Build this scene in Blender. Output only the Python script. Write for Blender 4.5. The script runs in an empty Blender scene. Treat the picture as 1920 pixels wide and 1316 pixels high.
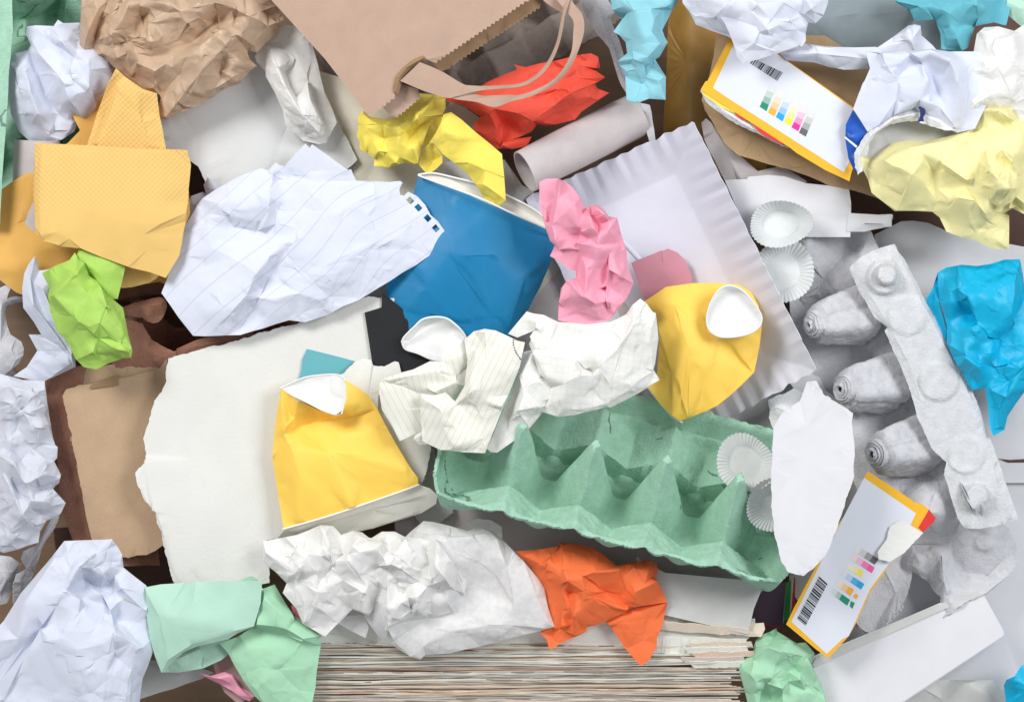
import bpy, math, random
import numpy as np
from mathutils import Vector, Matrix, noise
from mathutils.geometry import delaunay_2d_cdt
from mathutils.bvhtree import BVHTree

sc = bpy.context.scene
# ---------------------------------------------------------------- camera
S = 0.00036            # metres per photo pixel at table level
H = 5000.0             # camera height in the same pixels
cam_d = bpy.data.cameras.new("camera"); cam = bpy.data.objects.new("camera", cam_d)
sc.collection.objects.link(cam)
cam.location = (0, 0, H * S)
cam_d.sensor_width = 36.0; cam_d.lens = 36.0 * H / 1920.0
cam_d.clip_start = 0.05; cam_d.clip_end = 50
sc.camera = cam
# ---------------------------------------------------------------- world, lamps, exposure
world = bpy.data.worlds.new("World"); sc.world = world; world.use_nodes = True
bg = world.node_tree.nodes["Background"]
bg.inputs[0].default_value = (0.93, 0.96, 1.0, 1); bg.inputs[1].default_value = 0.47
def area(name, loc, size, power, col, target=(0, 0, 0.1)):
    d = bpy.data.lights.new(name, 'AREA'); d.shape = 'RECTANGLE'
    d.size = size[0]; d.size_y = size[1]; d.energy = power; d.color = col
    o = bpy.data.objects.new(name, d); sc.collection.objects.link(o)
    o.location = loc
    o.rotation_euler = (Vector(target) - Vector(loc)).to_track_quat('-Z', 'Y').to_euler()
area("softbox_left", (-1.0, 0.95, 1.45), (0.6, 0.6), 29, (1.0, 0.985, 0.96))
area("softbox_right", (1.15, 0.5, 1.4), (0.7, 0.7), 21, (0.97, 0.985, 1.0))
sc.view_settings.view_transform = 'Standard'; sc.view_settings.look = 'None'
sc.view_settings.exposure = -0.12; sc.view_settings.gamma = 1.0
sc.render.engine = 'CYCLES'
sc.cycles.use_denoising = True
sc.cycles.max_bounces = 10; sc.cycles.diffuse_bounces = 7; sc.cycles.transmission_bounces = 8; sc.cycles.transparent_max_bounces = 12

# ---------------------------------------------------------------- coordinates
ORG = {'P': (0, 0), 'A': (0, 0), 'B': (640, 0), 'C': (1280, 0), 'D': (0, 440), 'E': (640, 440),
       'F': (1280, 440), 'G': (0, 876), 'I': (640, 876), 'J': (1280, 876)}
def P(reg, txt, z=0.0):
    """list of (x, y, z) measured on an enlarged part of the photograph"""
    ox, oy = ORG[reg]; k = 1.0 if reg == 'P' else 2.991
    out = []
    for t in txt.split(','):
        v = [float(a) for a in t.split()]
        if not v: continue
        out.append((v[0] / k + ox, v[1] / k + oy, (v[2] if len(v) > 2 else z)))
    return out
def Wp(v):
    v = np.asarray(v, float); f = (H - v[..., 2:3]) / H
    return np.concatenate([(v[..., 0:1] - 960) * f * S, (658 - v[..., 1:2]) * f * S, v[..., 2:3] * S], -1)
def Lw(x, y, z):   # local metric px axes -> nothing special, a single world point
    return Wp(np.array([[x, y, z]]))[0]

# ---------------------------------------------------------------- objects
def tag(o, label=None, cat=None, group=None, kind=None):
    if label: o['label'] = label
    if cat: o['category'] = cat
    if group: o['group'] = group
    if kind: o['kind'] = kind
    return o
def thing(name, label, cat, at, group=None):
    o = bpy.data.objects.new(name, None); sc.collection.objects.link(o)
    o.empty_display_size = 0.01
    o.location = tuple(Lw(*at)); return tag(o, label, cat, group)
def mesh(name, V, F, mat, parent=None, label=None, cat=None, group=None, uv=None, sharp=32, thick=0.0, smooth=True, kind=None, mats=None, fm=None):
    """V are world metres"""
    V = np.asarray(V, float)
    org = np.array(parent.location) if parent is not None else np.array([V[:, 0].mean(), V[:, 1].mean(), V[:, 2].min()])
    me = bpy.data.meshes.new(name)
    me.from_pydata((V - org).tolist(), [], [tuple(f) for f in F])
    if mats:
        for m in mats: me.materials.append(m)
        if fm is not None: me.polygons.foreach_set('material_index', list(fm))
    else: me.materials.append(mat)
    if uv is not None:
        ul = me.uv_layers.new(name="UVMap"); idx = np.empty(len(me.loops), np.int32)
        me.loops.foreach_get('vertex_index', idx)
        ul.data.foreach_set('uv', np.asarray(uv, float)[idx].astype(np.float32).ravel())
    if smooth:
        me.polygons.foreach_set('use_smooth', [True] * len(me.polygons))
        me.set_sharp_from_angle(angle=math.radians(sharp))
        if thick:
            ne = len(me.edges); ev = np.empty(ne * 2, np.int32); me.edges.foreach_get('vertices', ev)
            le = np.empty(len(me.loops), np.int32); me.loops.foreach_get('edge_index', le)
            cnt = np.bincount(le, minlength=ne)
            at = me.attributes.get('sharp_edge') or me.attributes.new('sharp_edge', 'BOOLEAN', 'EDGE')
            sh = np.zeros(ne, bool); at.data.foreach_get('value', sh); sh |= cnt == 1; at.data.foreach_set('value', sh)
    me.update()
    o = bpy.data.objects.new(name, me); sc.collection.objects.link(o)
    if parent is not None: o.parent = parent
    else: o.location = tuple(org)
    if thick:
        md = o.modifiers.new("thickness", 'SOLIDIFY'); md.thickness = thick * S; md.offset = -1
        md.use_even_offset = False
    return tag(o, label, cat, group, kind)
def sub(name, V, F, mat, part, **kw):
    """child of a part: the part's own origin equals its thing's origin"""
    V = np.asarray(V, float); org = np.array(part.parent.location) if part.parent else np.array(part.location)
    me = bpy.data.meshes.new(name); me.from_pydata((V - org).tolist(), [], [tuple(f) for f in F]); me.materials.append(mat); me.update()
    o = bpy.data.objects.new(name, me); sc.collection.objects.link(o); o.parent = part
    return o

# ---------------------------------------------------------------- sheets of paper
def cdt(pts, edges, outline_idx):
    r = delaunay_2d_cdt([Vector((p[0], p[1])) for p in pts], edges, [outline_idx], 1, 1e-4)
    return r
def interp(bvh, x, y, default=0.0):
    h = bvh.ray_cast(Vector((x, y, 5000)), Vector((0, 0, -1)))
    if h[0] is None:
        h = bvh.find_nearest(Vector((x, y, default)))
        return h[0].z if h[0] is not None else default
    return h[0].z
def pin(x, y, poly):
    c = False; n = len(poly); j = n - 1
    for i in range(n):
        xi, yi = poly[i][0], poly[i][1]; xj, yj = poly[j][0], poly[j][1]
        if (yi > y) != (yj > y) and x < (xj - xi) * (y - yi) / (yj - yi) + xi: c = not c
        j = i
    return c
def catmull(pts, n=4, closed=True):
    out = []; m = len(pts); P_ = [np.array(p, float) for p in pts]
    rng = range(m) if closed else range(m - 1)
    for i in rng:
        if closed: a, b, c, d = P_[i - 1], P_[i], P_[(i + 1) % m], P_[(i + 2) % m]
        else: a, b, c, d = P_[max(i - 1, 0)], P_[i], P_[i + 1], P_[min(i + 2, m - 1)]
        for k in range(n):
            t = k / n
            out.append(tuple(0.5 * ((2 * b) + (-a + c) * t + (2 * a - 5 * b + 4 * c - d) * t * t + (-a + 3 * b - 3 * c + d) * t ** 3)))
    if not closed: out.append(tuple(P_[-1]))
    return out
def jag(pts, step, amp, rnd, closed=True, rough=0.9):
    """torn edge: subdivide and jitter sideways"""
    out = []; m = len(pts)
    for i in range(m if closed else m - 1):
        a = pts[i]; b = pts[(i + 1) % m]; L = math.hypot(b[0] - a[0], b[1] - a[1]); n = max(1, int(L / step))
        nx, ny = -(b[1] - a[1]) / (L + 1e-6), (b[0] - a[0]) / (L + 1e-6)
        for k in range(n):
            t = k / n; o = rnd.gauss(0, amp) * (0.3 if k == 0 else 1)
            out.append((a[0] + (b[0] - a[0]) * t + nx * o, a[1] + (b[1] - a[1]) * t + ny * o, a[2] + (b[2] - a[2]) * t))
    if not closed: out.append(pts[-1])
    return out
def clean(pts, eps=0.8):
    out = []
    for p in pts:
        if not out or math.hypot(p[0] - out[-1][0], p[1] - out[-1][1]) > eps: out.append(p)
    while len(out) > 3 and math.hypot(out[0][0] - out[-1][0], out[0][1] - out[-1][1]) < eps: out.pop()
    return out
AMP = 0.5
def sheet(outline, creases=(), pts=(), z=0.0, sp=24, amp=4.0, rc=(0, 60, 8), subd=2, sm=2, fine=0.35, seed=1, rnd_edge=0, torn=0,
          hole=None, belly=0, dz=None, edge_droop=0, ragged=0.5, zk=1.0, swirl=0.0):
    rnd = random.Random(seed); amp = amp * AMP; rc = (int(rc[0] * .9), rc[1] * 1.3, rc[2] * .75); sp = sp * 1.25
    ol = [(p[0], p[1], p[2] * zk + z) for p in outline]
    if rnd_edge: ol = catmull(ol, rnd_edge)
    ol = clean(ol)
    V = list(ol); n0 = len(V)
    E = []
    for c in creases:
        base = len(V)
        cc = [(p[0], p[1], p[2] * zk + z) for p in c]
        V += cc
        E += [(base + i, base + i + 1) for i in range(len(cc) - 1)]
    for p in pts: V.append((p[0], p[1], p[2] * zk + z))
    r = cdt(V, E, list(range(n0)))
    def carry(r, V):
        out = []; miss = []
        for i, (co, src) in enumerate(zip(r[0], r[3])):
            if src: out.append([co[0], co[1], V[src[0]][2]])
            else: out.append([co[0], co[1], None]); miss.append(i)
        if miss:
            nb = {i: [] for i in miss}
            for a, b in r[1]:
                if a in nb and out[b][2] is not None: nb[a].append(out[b][2])
                if b in nb and out[a][2] is not None: nb[b].append(out[a][2])
            for i in miss: out[i][2] = sum(nb[i]) / len(nb[i]) if nb[i] else z
        return out
    V1 = carry(r, V)
    bvh = BVHTree.FromPolygons([Vector(v) for v in V1], [list(f) for f in r[2]])
    # outline of the finished sheet: slightly uneven or torn
    jo = ol
    if torn:
        jo = jag(jo, 17, torn * 1.1, rnd); jo = jag(jo, 4.5, torn * 0.45, rnd)
    elif ragged: jo = jag(jo, 22, ragged, rnd)
    jo = clean([(p[0], p[1], interp(bvh, p[0], p[1], p[2])) for p in jo])
    nj = len(jo); bset = set(); mpv = {}
    V2 = list(jo)
    for i, src in enumerate(r[3]):
        if any(s_ < n0 for s_ in src): bset.add(i); continue
        mpv[i] = len(V2); V2.append(tuple(V1[i]))
    E2 = [(mpv[e[0]], mpv[e[1]]) for e, s_ in zip(r[1], r[4]) if s_ and e[0] in mpv and e[1] in mpv]
    hs = None
    if hole is not None:
        hs = hole if isinstance(hole[0], list) else [hole]
        for h_ in hs:
            b0 = len(V2)
            for (hx, hy) in h_: V2.append((hx, hy, interp(bvh, hx, hy, z)))
            E2 += [(b0 + i, b0 + (i + 1) % len(h_)) for i in range(len(h_))]
    ol = jo
    # scattered small facets
    xs = [p[0] for p in ol]; ys = [p[1] for p in ol]; x0, x1, y0, y1 = min(xs), max(xs), min(ys), max(ys)
    bd = [(ol[i][0], ol[i][1]) for i in range(len(ol))]; bda = np.array(bd)
    def far(x, y, d):
        return np.min((bda[:, 0] - x) ** 2 + (bda[:, 1] - y) ** 2) > d * d
    for k in range(rc[0]):
        for _ in range(12):
            cx, cy = rnd.uniform(x0, x1), rnd.uniform(y0, y1)
            if pin(cx, cy, bd): break
        a = rnd.uniform(0, math.pi) if not swirl else rnd.gauss(swirl, 0.5); L = rc[1] * rnd.uniform(0.4, 1.2); s = rc[2] * rnd.choice((-1, 1)) * rnd.uniform(0.4, 1)
        n = 4; prev = None; bend = rnd.gauss(0, 0.25)
        for j in range(n + 1):
            t = j / n - 0.5; aa = a + bend * t
            x, y = cx + math.cos(aa) * L * t, cy + math.sin(aa) * L * t
            if not pin(x, y, bd) or not far(x, y, 4): prev = None; continue
            zz = interp(bvh, x, y, z) + s * (1 - abs(2 * t) ** 2 * 0.8)
            V2.append((x, y, zz)); i = len(V2) - 1
            if prev is not None: E2.append((prev, i))
            prev = i
    if sp:
        ny = int((y1 - y0) / sp) + 2
        for j in range(ny):
            nx = int((x1 - x0) / sp) + 2
            for i in range(nx):
                x = x0 + (i + (0.5 if j % 2 else 0) + rnd.uniform(-.42, .42)) * sp; y = y0 + (j + rnd.uniform(-.42, .42)) * sp * 0.9
                if not pin(x, y, bd) or not far(x, y, sp * 0.35): continue
                V2.append((x, y, interp(bvh, x, y, z) + rnd.uniform(-1, 1) * amp))
    r2 = cdt(V2, E2, list(range(nj)))
    V3 = carry(r2, V2)
    F = [tuple(f) for f in r2[2] if len(f) == 3]
    V = np.array(V3, float); F = np.array(F, np.int64)
    keep = np.array([abs(np.cross(V[f[1], :2] - V[f[0], :2], V[f[2], :2] - V[f[0], :2])) > 0.05 for f in F]); F = F[keep]
    if hs:
        keep = []
        for f in F:
            c = V[f].mean(0); keep.append(not any(pin(c[0], c[1], h_) for h_ in hs))
        F = F[np.array(keep)]
    used = np.unique(F); mp = -np.ones(len(V), int); mp[used] = np.arange(len(used)); V = V[used]; F = mp[F]
    fixed = np.ones(len(V))
    rs = np.random.RandomState(seed)
    for lv in range(subd):
        e = np.sort(np.concatenate([F[:, [0, 1]], F[:, [1, 2]], F[:, [2, 0]]]), 1)
        u, inv, cnt = np.unique(e, axis=0, return_inverse=True, return_counts=True); inv = inv.ravel()
        mid = V[u].mean(1)
        if fine: mid[:, 2] += rs.uniform(-1, 1, len(mid)) * fine * (cnt > 1) * (1.0 if lv == 0 else 0.5)
        n = len(V); m = len(F); a, b, c = F.T; ab = inv[:m] + n; bc = inv[m:2 * m] + n; ca = inv[2 * m:] + n
        V = np.concatenate([V, mid])
        F = np.concatenate([np.stack([a, ab, ca], 1), np.stack([ab, b, bc], 1), np.stack([ca, bc, c], 1), np.stack([ab, bc, ca], 1)])
        for _ in range(sm):
            e = np.sort(np.concatenate([F[:, [0, 1]], F[:, [1, 2]], F[:, [2, 0]]]), 1)
            u, cnt = np.unique(e, axis=0, return_counts=True)
            bdv = np.zeros(len(V), bool); bdv[u[cnt == 1].ravel()] = True
            ssum = np.zeros(len(V)); deg = np.zeros(len(V))
            np.add.at(ssum, u[:, 0], V[u[:, 1], 2]); np.add.at(ssum, u[:, 1], V[u[:, 0], 2])
            np.add.at(deg, u[:, 0], 1); np.add.at(deg, u[:, 1], 1)
            lam = np.where(bdv, 0.0, 0.45 if lv else 0.3)
            V[:, 2] += lam * (ssum / np.maximum(deg, 1) - V[:, 2])
    # orient faces up
    nz = np.cross(V[F[:, 1]][:, :2] - V[F[:, 0]][:, :2], V[F[:, 2]][:, :2] - V[F[:, 0]][:, :2])
    F[nz > 0] = F[nz > 0][:, ::-1]      # image y points down, so flip
    uv = V[:, :2].copy()
    if dz is not None: V[:, 2] += dz(V[:, 0], V[:, 1])
    if belly:
        e = np.concatenate([F[:, [0, 1]], F[:, [1, 2]], F[:, [2, 0]]]); es = np.sort(e, 1)
        u, inv, cnt = np.unique(es, axis=0, return_inverse=True, return_counts=True); inv = inv.ravel()
        be = e[cnt[inv] == 1]; bv = np.unique(be); mp = -np.ones(len(V), int)
        c = V[bv].mean(0); rings = []
        prev = {int(i): int(i) for i in bv}; extra = []; NF = []; n = len(V)
        for sc_, dn in ((0.955, 0.35), (0.80, 0.8), (0.45, 1.0)):
            cur = {}
            for i in bv:
                p = V[i].copy(); p[:2] = c[:2] + (p[:2] - c[:2]) * sc_
                tgt = min(c[2], p[2]) - belly * dn; p[2] = p[2] + (tgt - p[2]) * (0.6 if sc_ > .9 else 0.95) + rnd.uniform(-1, 1) * 3
                extra.append(p); cur[int(i)] = n + len(extra) - 1
            for a, b in be:
                NF.append((prev[int(b)], prev[int(a)], cur[int(a)])); NF.append((prev[int(b)], cur[int(a)], cur[int(b)]))
            prev = cur
        cp = c.copy(); cp[2] -= belly * 1.05; extra.append(cp); ci = n + len(extra) - 1
        for a, b in be: NF.append((prev[int(b)], prev[int(a)], ci))
        V = np.concatenate([V, np.array(extra)]); F = np.concatenate([F, np.array(NF)])
        uv = V[:, :2].copy()
    return V, F, uv
def merge(parts):
    Vs, Fs, Us = [], [], []; n = 0; fm = []
    for k, (V, F, U) in enumerate(parts):
        Vs.append(V); Fs.append(F + n); Us.append(U); n += len(V); fm += [k] * len(F)
    return np.concatenate(Vs), np.concatenate(Fs), np.concatenate(Us), fm
def paper(name, label, cat, mat, patches, thick=0.7, parent=None, group=None, sharp=26, rot=0.0, warp=0.0):
    V, F, U, fm = merge(patches)
    a = math.radians(rot); uv = np.stack([U[:, 0] * math.cos(a) + U[:, 1] * math.sin(a), -U[:, 0] * math.sin(a) + U[:, 1] * math.cos(a)], 1) / 100.0
    if warp:
        uv[:, 0] += warp * np.sin(U[:, 0] / 61.0 + 1.3 * np.sin(U[:, 1] / 47.0)); uv[:, 1] += warp * np.sin(U[:, 1] / 53.0 + 1.7 * np.sin(U[:, 0] / 71.0)) + warp * 0.01 * (V[:, 2] - V[:, 2].mean())
    return mesh(name, Wp(V), F, mat, parent=parent, label=label, cat=cat, group=group, uv=uv, sharp=sharp, thick=thick)

# ---------------------------------------------------------------- materials
FOLDK = 0.85
def nt(name):
    m = bpy.data.materials.new(name); m.use_nodes = True; t = m.node_tree
    return m, t, t.nodes["Principled BSDF"], t.nodes["Material Output"]
def N(t, typ, **kw):
    n = t.nodes.new(typ)
    for k, v in kw.items():
        if k.startswith('i_'): n.inputs[k[2:].replace('_', ' ')].default_value = v
        else: setattr(n, k, v)
    return n
def L(t, a, b): t.links.new(a, b)
def mathn(t, op, a, b=None):
    n = t.nodes.new('ShaderNodeMath'); n.operation = op
    for i, v in enumerate((a, b)):
        if v is None: continue
        if isinstance(v, (int, float)): n.inputs[i].default_value = v
        else: L(t, v, n.inputs[i])
    return n.outputs[0]
def mixc(t, fac, a, b):
    n = t.nodes.new('ShaderNodeMix'); n.data_type = 'RGBA'
    if isinstance(fac, (int, float)): n.inputs[0].default_value = fac
    else: L(t, fac, n.inputs[0])
    for i, v in ((6, a), (7, b)):
        if isinstance(v, tuple): n.inputs[i].default_value = (*v[:3], 1)
        else: L(t, v, n.inputs[i])
    return n.outputs[2]
def srgb(r, g, b):
    f = lambda c: (c / 255 / 12.92) if c <= 10.31 else ((c / 255 + .055) / 1.055) ** 2.4
    return (f(r), f(g), f(b))
def pmat(name, col, rough=0.75, trans=0.0, thru=0.0, mott=0.05, mscale=60, bump=0.12, bscale=900, crink=0.0, cscale=120, spec=0.35,
         coat=0.0, speck=0.0, speckcol=(0.2, 0.15, 0.1), lines=None, linecol=(0.45, 0.5, 0.6), grid=None, emboss=None, col2=None, folds=None, cracks=0):
    m, t, b, out = nt(name)
    tc = N(t, 'ShaderNodeTexCoord')
    n1 = N(t, 'ShaderNodeTexNoise', i_Scale=mscale, i_Detail=4.0, i_Roughness=0.6); L(t, tc.outputs['Object'], n1.inputs['Vector'])
    c2 = col2 or tuple(max(0, c * (1 - 2.2 * mott)) for c in col)
    rmp = N(t, 'ShaderNodeMapRange'); rmp.inputs[1].default_value = 0.3; rmp.inputs[2].default_value = 0.7; L(t, n1.outputs[0], rmp.inputs[0])
    colr = mixc(t, rmp.outputs[0], col, c2)
    if speck:
        v = N(t, 'ShaderNodeTexNoise', i_Scale=1100.0, i_Detail=2.0); L(t, tc.outputs['Object'], v.inputs['Vector'])
        r2 = N(t, 'ShaderNodeMapRange'); r2.inputs[1].default_value = 0.58; r2.inputs[2].default_value = 0.72; L(t, v.outputs[0], r2.inputs[0])
        colr = mixc(t, mathn(t, 'MULTIPLY', r2.outputs[0], speck), colr, speckcol)
    if cracks:
        wn = N(t, 'ShaderNodeTexNoise', i_Scale=90.0, i_Detail=3.0); L(t, tc.outputs['Object'], wn.inputs['Vector'])
        mpc = N(t, 'ShaderNodeVectorMath', operation='MULTIPLY_ADD'); L(t, wn.outputs[1], mpc.inputs[0]); mpc.inputs[1].default_value = (0.012,) * 3; L(t, tc.outputs['Object'], mpc.inputs[2])
        vc = N(t, 'ShaderNodeTexVoronoi', feature='DISTANCE_TO_EDGE', i_Scale=cracks); L(t, mpc.outputs[0], vc.inputs['Vector'])
        mc = N(t, 'ShaderNodeTexNoise', i_Scale=cracks * 0.9); L(t, tc.outputs['Object'], mc.inputs['Vector'])
        ck = mathn(t, 'MULTIPLY', mathn(t, 'LESS_THAN', vc.outputs['Distance'], 0.018), mathn(t, 'GREATER_THAN', mc.outputs[0], 0.60))
        colr = mixc(t, mathn(t, 'MULTIPLY', ck, 0.75), colr, tuple(c * 0.25 for c in col))
    if lines or grid:
        sep = N(t, 'ShaderNodeSeparateXYZ'); L(t, tc.outputs['UV'], sep.inputs[0])
        def ln(chan, period, w):
            f = mathn(t, 'FRACT', mathn(t, 'DIVIDE', sep.outputs[chan], period)); return mathn(t, 'LESS_THAN', f, w / period)
        if lines: mk = ln(1, lines[0], lines[1])
        if grid: mk = mathn(t, 'MAXIMUM', ln(0, grid[0], grid[1]), ln(1, grid[0], grid[1]))
        strength = (lines or grid)[2]
        colr = mixc(t, mathn(t, 'MULTIPLY', mk, strength), colr, linecol)
    L(t, colr, b.inputs['Base Color'])
    b.inputs['Roughness'].default_value = rough; b.inputs['Specular IOR Level'].default_value = spec
    if coat: b.inputs['Coat Weight'].default_value = coat; b.inputs['Coat Roughness'].default_value = 0.25
    # bump
    nb = N(t, 'ShaderNodeTexNoise', i_Scale=bscale, i_Detail=3.0, i_Roughness=0.65); L(t, tc.outputs['Object'], nb.inputs['Vector'])
    bp = N(t, 'ShaderNodeBump', i_Strength=bump, i_Distance=0.0008); L(t, nb.outputs[0], bp.inputs['Height'])
    last = bp
    if crink:
        # small creases: ridged bands of warped cells
        wn = N(t, 'ShaderNodeTexNoise', i_Scale=cscale * 0.5, i_Detail=2.0); L(t, tc.outputs['Object'], wn.inputs['Vector'])
        mp = N(t, 'ShaderNodeVectorMath', operation='MULTIPLY_ADD'); L(t, wn.outputs[1], mp.inputs[0]); mp.inputs[1].default_value = (0.012,) * 3; L(t, tc.outputs['Object'], mp.inputs[2])
        vo = N(t, 'ShaderNodeTexVoronoi', feature='F1', i_Scale=cscale); vo.distance = 'CHEBYCHEV'; L(t, mp.outputs[0], vo.inputs['Vector'])
        b2 = N(t, 'ShaderNodeBump', i_Strength=crink, i_Distance=0.002); L(t, vo.outputs['Distance'], b2.inputs['Height']); L(t, bp.outputs[0], b2.inputs['Normal']); last = b2
    if folds:
        hsum = None
        for sc_f, amt in ((folds[0], 1.0), (folds[0] * 2.7, 0.45)):
            wn = N(t, 'ShaderNodeTexNoise', i_Scale=sc_f * 0.35, i_Detail=1.0); L(t, tc.outputs['Object'], wn.inputs['Vector'])
            mp = N(t, 'ShaderNodeVectorMath', operation='MULTIPLY_ADD'); L(t, wn.outputs[1], mp.inputs[0]); mp.inputs[1].default_value = (0.5 / sc_f,) * 3; L(t, tc.outputs['Object'], mp.inputs[2])
            vo = N(t, 'ShaderNodeTexVoronoi', feature='DISTANCE_TO_EDGE', i_Scale=sc_f); L(t, mp.outputs[0], vo.inputs['Vector'])
            hh = mathn(t, 'MULTIPLY', vo.outputs['Distance'], amt * FOLDK * folds[1] / sc_f)
            hsum = hh if hsum is None else mathn(t, 'ADD', hsum, hh)
        mk_ = N(t, 'ShaderNodeTexNoise', i_Scale=folds[0] * 0.55, i_Detail=1.5); L(t, tc.outputs['Object'], mk_.inputs['Vector'])
        mr_ = N(t, 'ShaderNodeMapRange'); mr_.inputs[1].default_value = 0.46; mr_.inputs[2].default_value = 0.68; mr_.inputs[3].default_value = 0.12; L(t, mk_.outputs[0], mr_.inputs[0])
        hsum = mathn(t, 'MULTIPLY', hsum, mr_.outputs[0])
        b4 = N(t, 'ShaderNodeBump', i_Strength=1.0, i_Distance=1.0); L(t, hsum, b4.inputs['Height']); L(t, last.outputs[0], b4.inputs['Normal']); last = b4
    if emboss:
        sep = N(t, 'ShaderNodeSeparateXYZ'); L(t, tc.outputs['UV'], sep.inputs[0])
        sx = mathn(t, 'SINE', mathn(t, 'MULTIPLY', sep.outputs[0], emboss[0])); sy = mathn(t, 'SINE', mathn(t, 'MULTIPLY', sep.outputs[1], emboss[0]))
        hgt = mathn(t, 'MULTIPLY', sx, sy)
        # the embossing covers only the border band of the tissue
        nn = N(t, 'ShaderNodeTexNoise', i_Scale=14.0); L(t, tc.outputs['Object'], nn.inputs['Vector'])
        sel = N(t, 'ShaderNodeMapRange'); sel.inputs[1].default_value = emboss[2]; sel.inputs[2].default_value = emboss[3]; L(t, mathn(t, 'ADD', sep.outputs[1], mathn(t, 'MULTIPLY', nn.outputs[0], 0.3)), sel.inputs[0])
        b3 = N(t, 'ShaderNodeBump', i_Strength=emboss[1], i_Distance=0.001); L(t, mathn(t, 'MULTIPLY', hgt, sel.outputs[0]), b3.inputs['Height']); L(t, last.outputs[0], b3.inputs['Normal']); last = b3
    L(t, last.outputs[0], b.inputs['Normal'])
    sh = b.outputs[0]
    if trans:
        tr = N(t, 'ShaderNodeBsdfTranslucent'); L(t, colr, tr.inputs[0]); L(t, last.outputs[0], tr.inputs['Normal'])
        mx = N(t, 'ShaderNodeMixShader'); mx.inputs[0].default_value = trans; L(t, sh, mx.inputs[1]); L(t, tr.outputs[0], mx.inputs[2]); sh = mx.outputs[0]
    if thru:
        tp = N(t, 'ShaderNodeBsdfTransparent'); mx = N(t, 'ShaderNodeMixShader'); mx.inputs[0].default_value = thru; L(t, sh, mx.inputs[1]); L(t, tp.outputs[0], mx.inputs[2]); sh = mx.outputs[0]
    L(t, sh, out.inputs[0])
    return m
def pulp(name, col, b1=0.9, fleck=0.0, cracks=0):
    m = pmat(name, col, rough=0.95, mott=0.07, mscale=160, bump=0.8, bscale=640, crink=0.05, cscale=300, spec=0.15, speck=fleck, cracks=cracks)
    return m
M = {}
white = (0.73, 0.755, 0.85)
M['white'] = pmat('white_writing_paper', white, trans=0.12, mott=0.01, folds=(32,.28))
M['white_cool'] = pmat('cool_white_paper', (0.70, 0.735, 0.85), trans=0.12, mott=0.01, folds=(30,.30))
M['ruled'] = pmat('ruled_white_paper', (0.715, 0.745, 0.86), trans=0.10, mott=0.01, lines=(0.37, 0.022, 0.38), linecol=(0.42, 0.48, 0.6), folds=(34,.22))
M['tissue'] = pmat('white_tissue', (0.95, 0.945, 0.93), trans=0.30, thru=0.03, mott=0.02, bump=0.2, bscale=500, rough=0.95, spec=0.1, folds=(40,.30))
M['tissue_cool'] = pmat('cool_white_tissue', (0.78, 0.80, 0.87), trans=0.3, mott=0.02, bump=0.2, bscale=500, rough=0.95, spec=0.1, folds=(36, .25))
M['tissue_thin'] = pmat('thin_white_tissue', (0.96, 0.955, 0.955), trans=0.32, thru=0.17, mott=0.05, mscale=300, bump=0.25, bscale=400, rough=0.95, spec=0.1, folds=(30,.22))
M['cream_ruled'] = pmat('cream_ruled_note_paper', (0.89, 0.875, 0.79), trans=0.12, mott=0.02, lines=(0.115, 0.012, 0.34), linecol=(0.36, 0.36, 0.40), folds=(32,.22))
M['cream_grid'] = pmat('cream_squared_note_paper', (0.89, 0.885, 0.84), trans=0.15, mott=0.02, grid=(0.125, 0.013, 0.17), linecol=(0.42, 0.48, 0.58), folds=(34,.30))
M['cream'] = pmat('cream_paper', (0.70, 0.66, 0.55), mott=0.04)
M['card'] = pmat('white_card', (0.67, 0.68, 0.68), rough=0.65, mott=0.035, mscale=22, bump=0.10, bscale=700)
M['card_torn'] = pmat('torn_white_card', (0.735, 0.735, 0.70), rough=0.85, mott=0.045, mscale=14, bump=0.25, bscale=420)
M['card_grey'] = pmat('grey_white_card', (0.60, 0.60, 0.58), rough=0.6, mott=0.05, bump=0.1)
M['card_white2'] = pmat('smooth_white_card', (0.70, 0.70, 0.73), rough=0.5, mott=0.02, bump=0.06)
M['fibre'] = pmat('torn_white_fibre', (0.78, 0.79, 0.80), rough=1.0, mott=0.06, bump=0.9, bscale=420, spec=0.05)
M['kraft_tissue'] = pmat('brown_wrapping_tissue', (0.70, 0.51, 0.36), rough=0.42, trans=0.25, mott=0.06, crink=0.30, cscale=85, bump=0.1, spec=0.5, folds=(44,.45))
M['kraft'] = pmat('brown_kraft_paper', (0.50, 0.345, 0.265), rough=0.8, trans=0.05, mott=0.05, bump=0.18, speck=0.3, speckcol=(0.36, 0.22, 0.14))
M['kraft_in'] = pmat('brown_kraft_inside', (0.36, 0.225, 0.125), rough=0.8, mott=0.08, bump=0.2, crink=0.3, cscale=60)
M['board'] = pmat('brown_cardboard', (0.50, 0.345, 0.22), rough=0.8, mott=0.05, bump=0.2, speck=0.4, speckcol=(0.34, 0.22, 0.13))
M['board_edge'] = pmat('brown_cardboard_edge', (0.36, 0.24, 0.15), rough=0.9, mott=0.1, bump=0.5)
M['tape'] = pmat('brown_glue_mark', (0.30, 0.185, 0.10), rough=0.6, mott=0.08)
M['kraft_env'] = pmat('tan_kraft_board', (0.46, 0.31, 0.17), rough=0.7, mott=0.05, bump=0.15)
M['ochre'] = pmat('ochre_glossy_board', (0.36, 0.20, 0.045), rough=0.42, mott=0.12, bump=0.05)
M['napkin'] = pmat('yellow_napkin_tissue', (0.93, 0.66, 0.24), rough=0.95, trans=0.25, mott=0.03, mscale=25, bump=0.25, bscale=450, spec=0.1, emboss=(62.0, 0.22, 4.25, 3.75))
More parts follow.
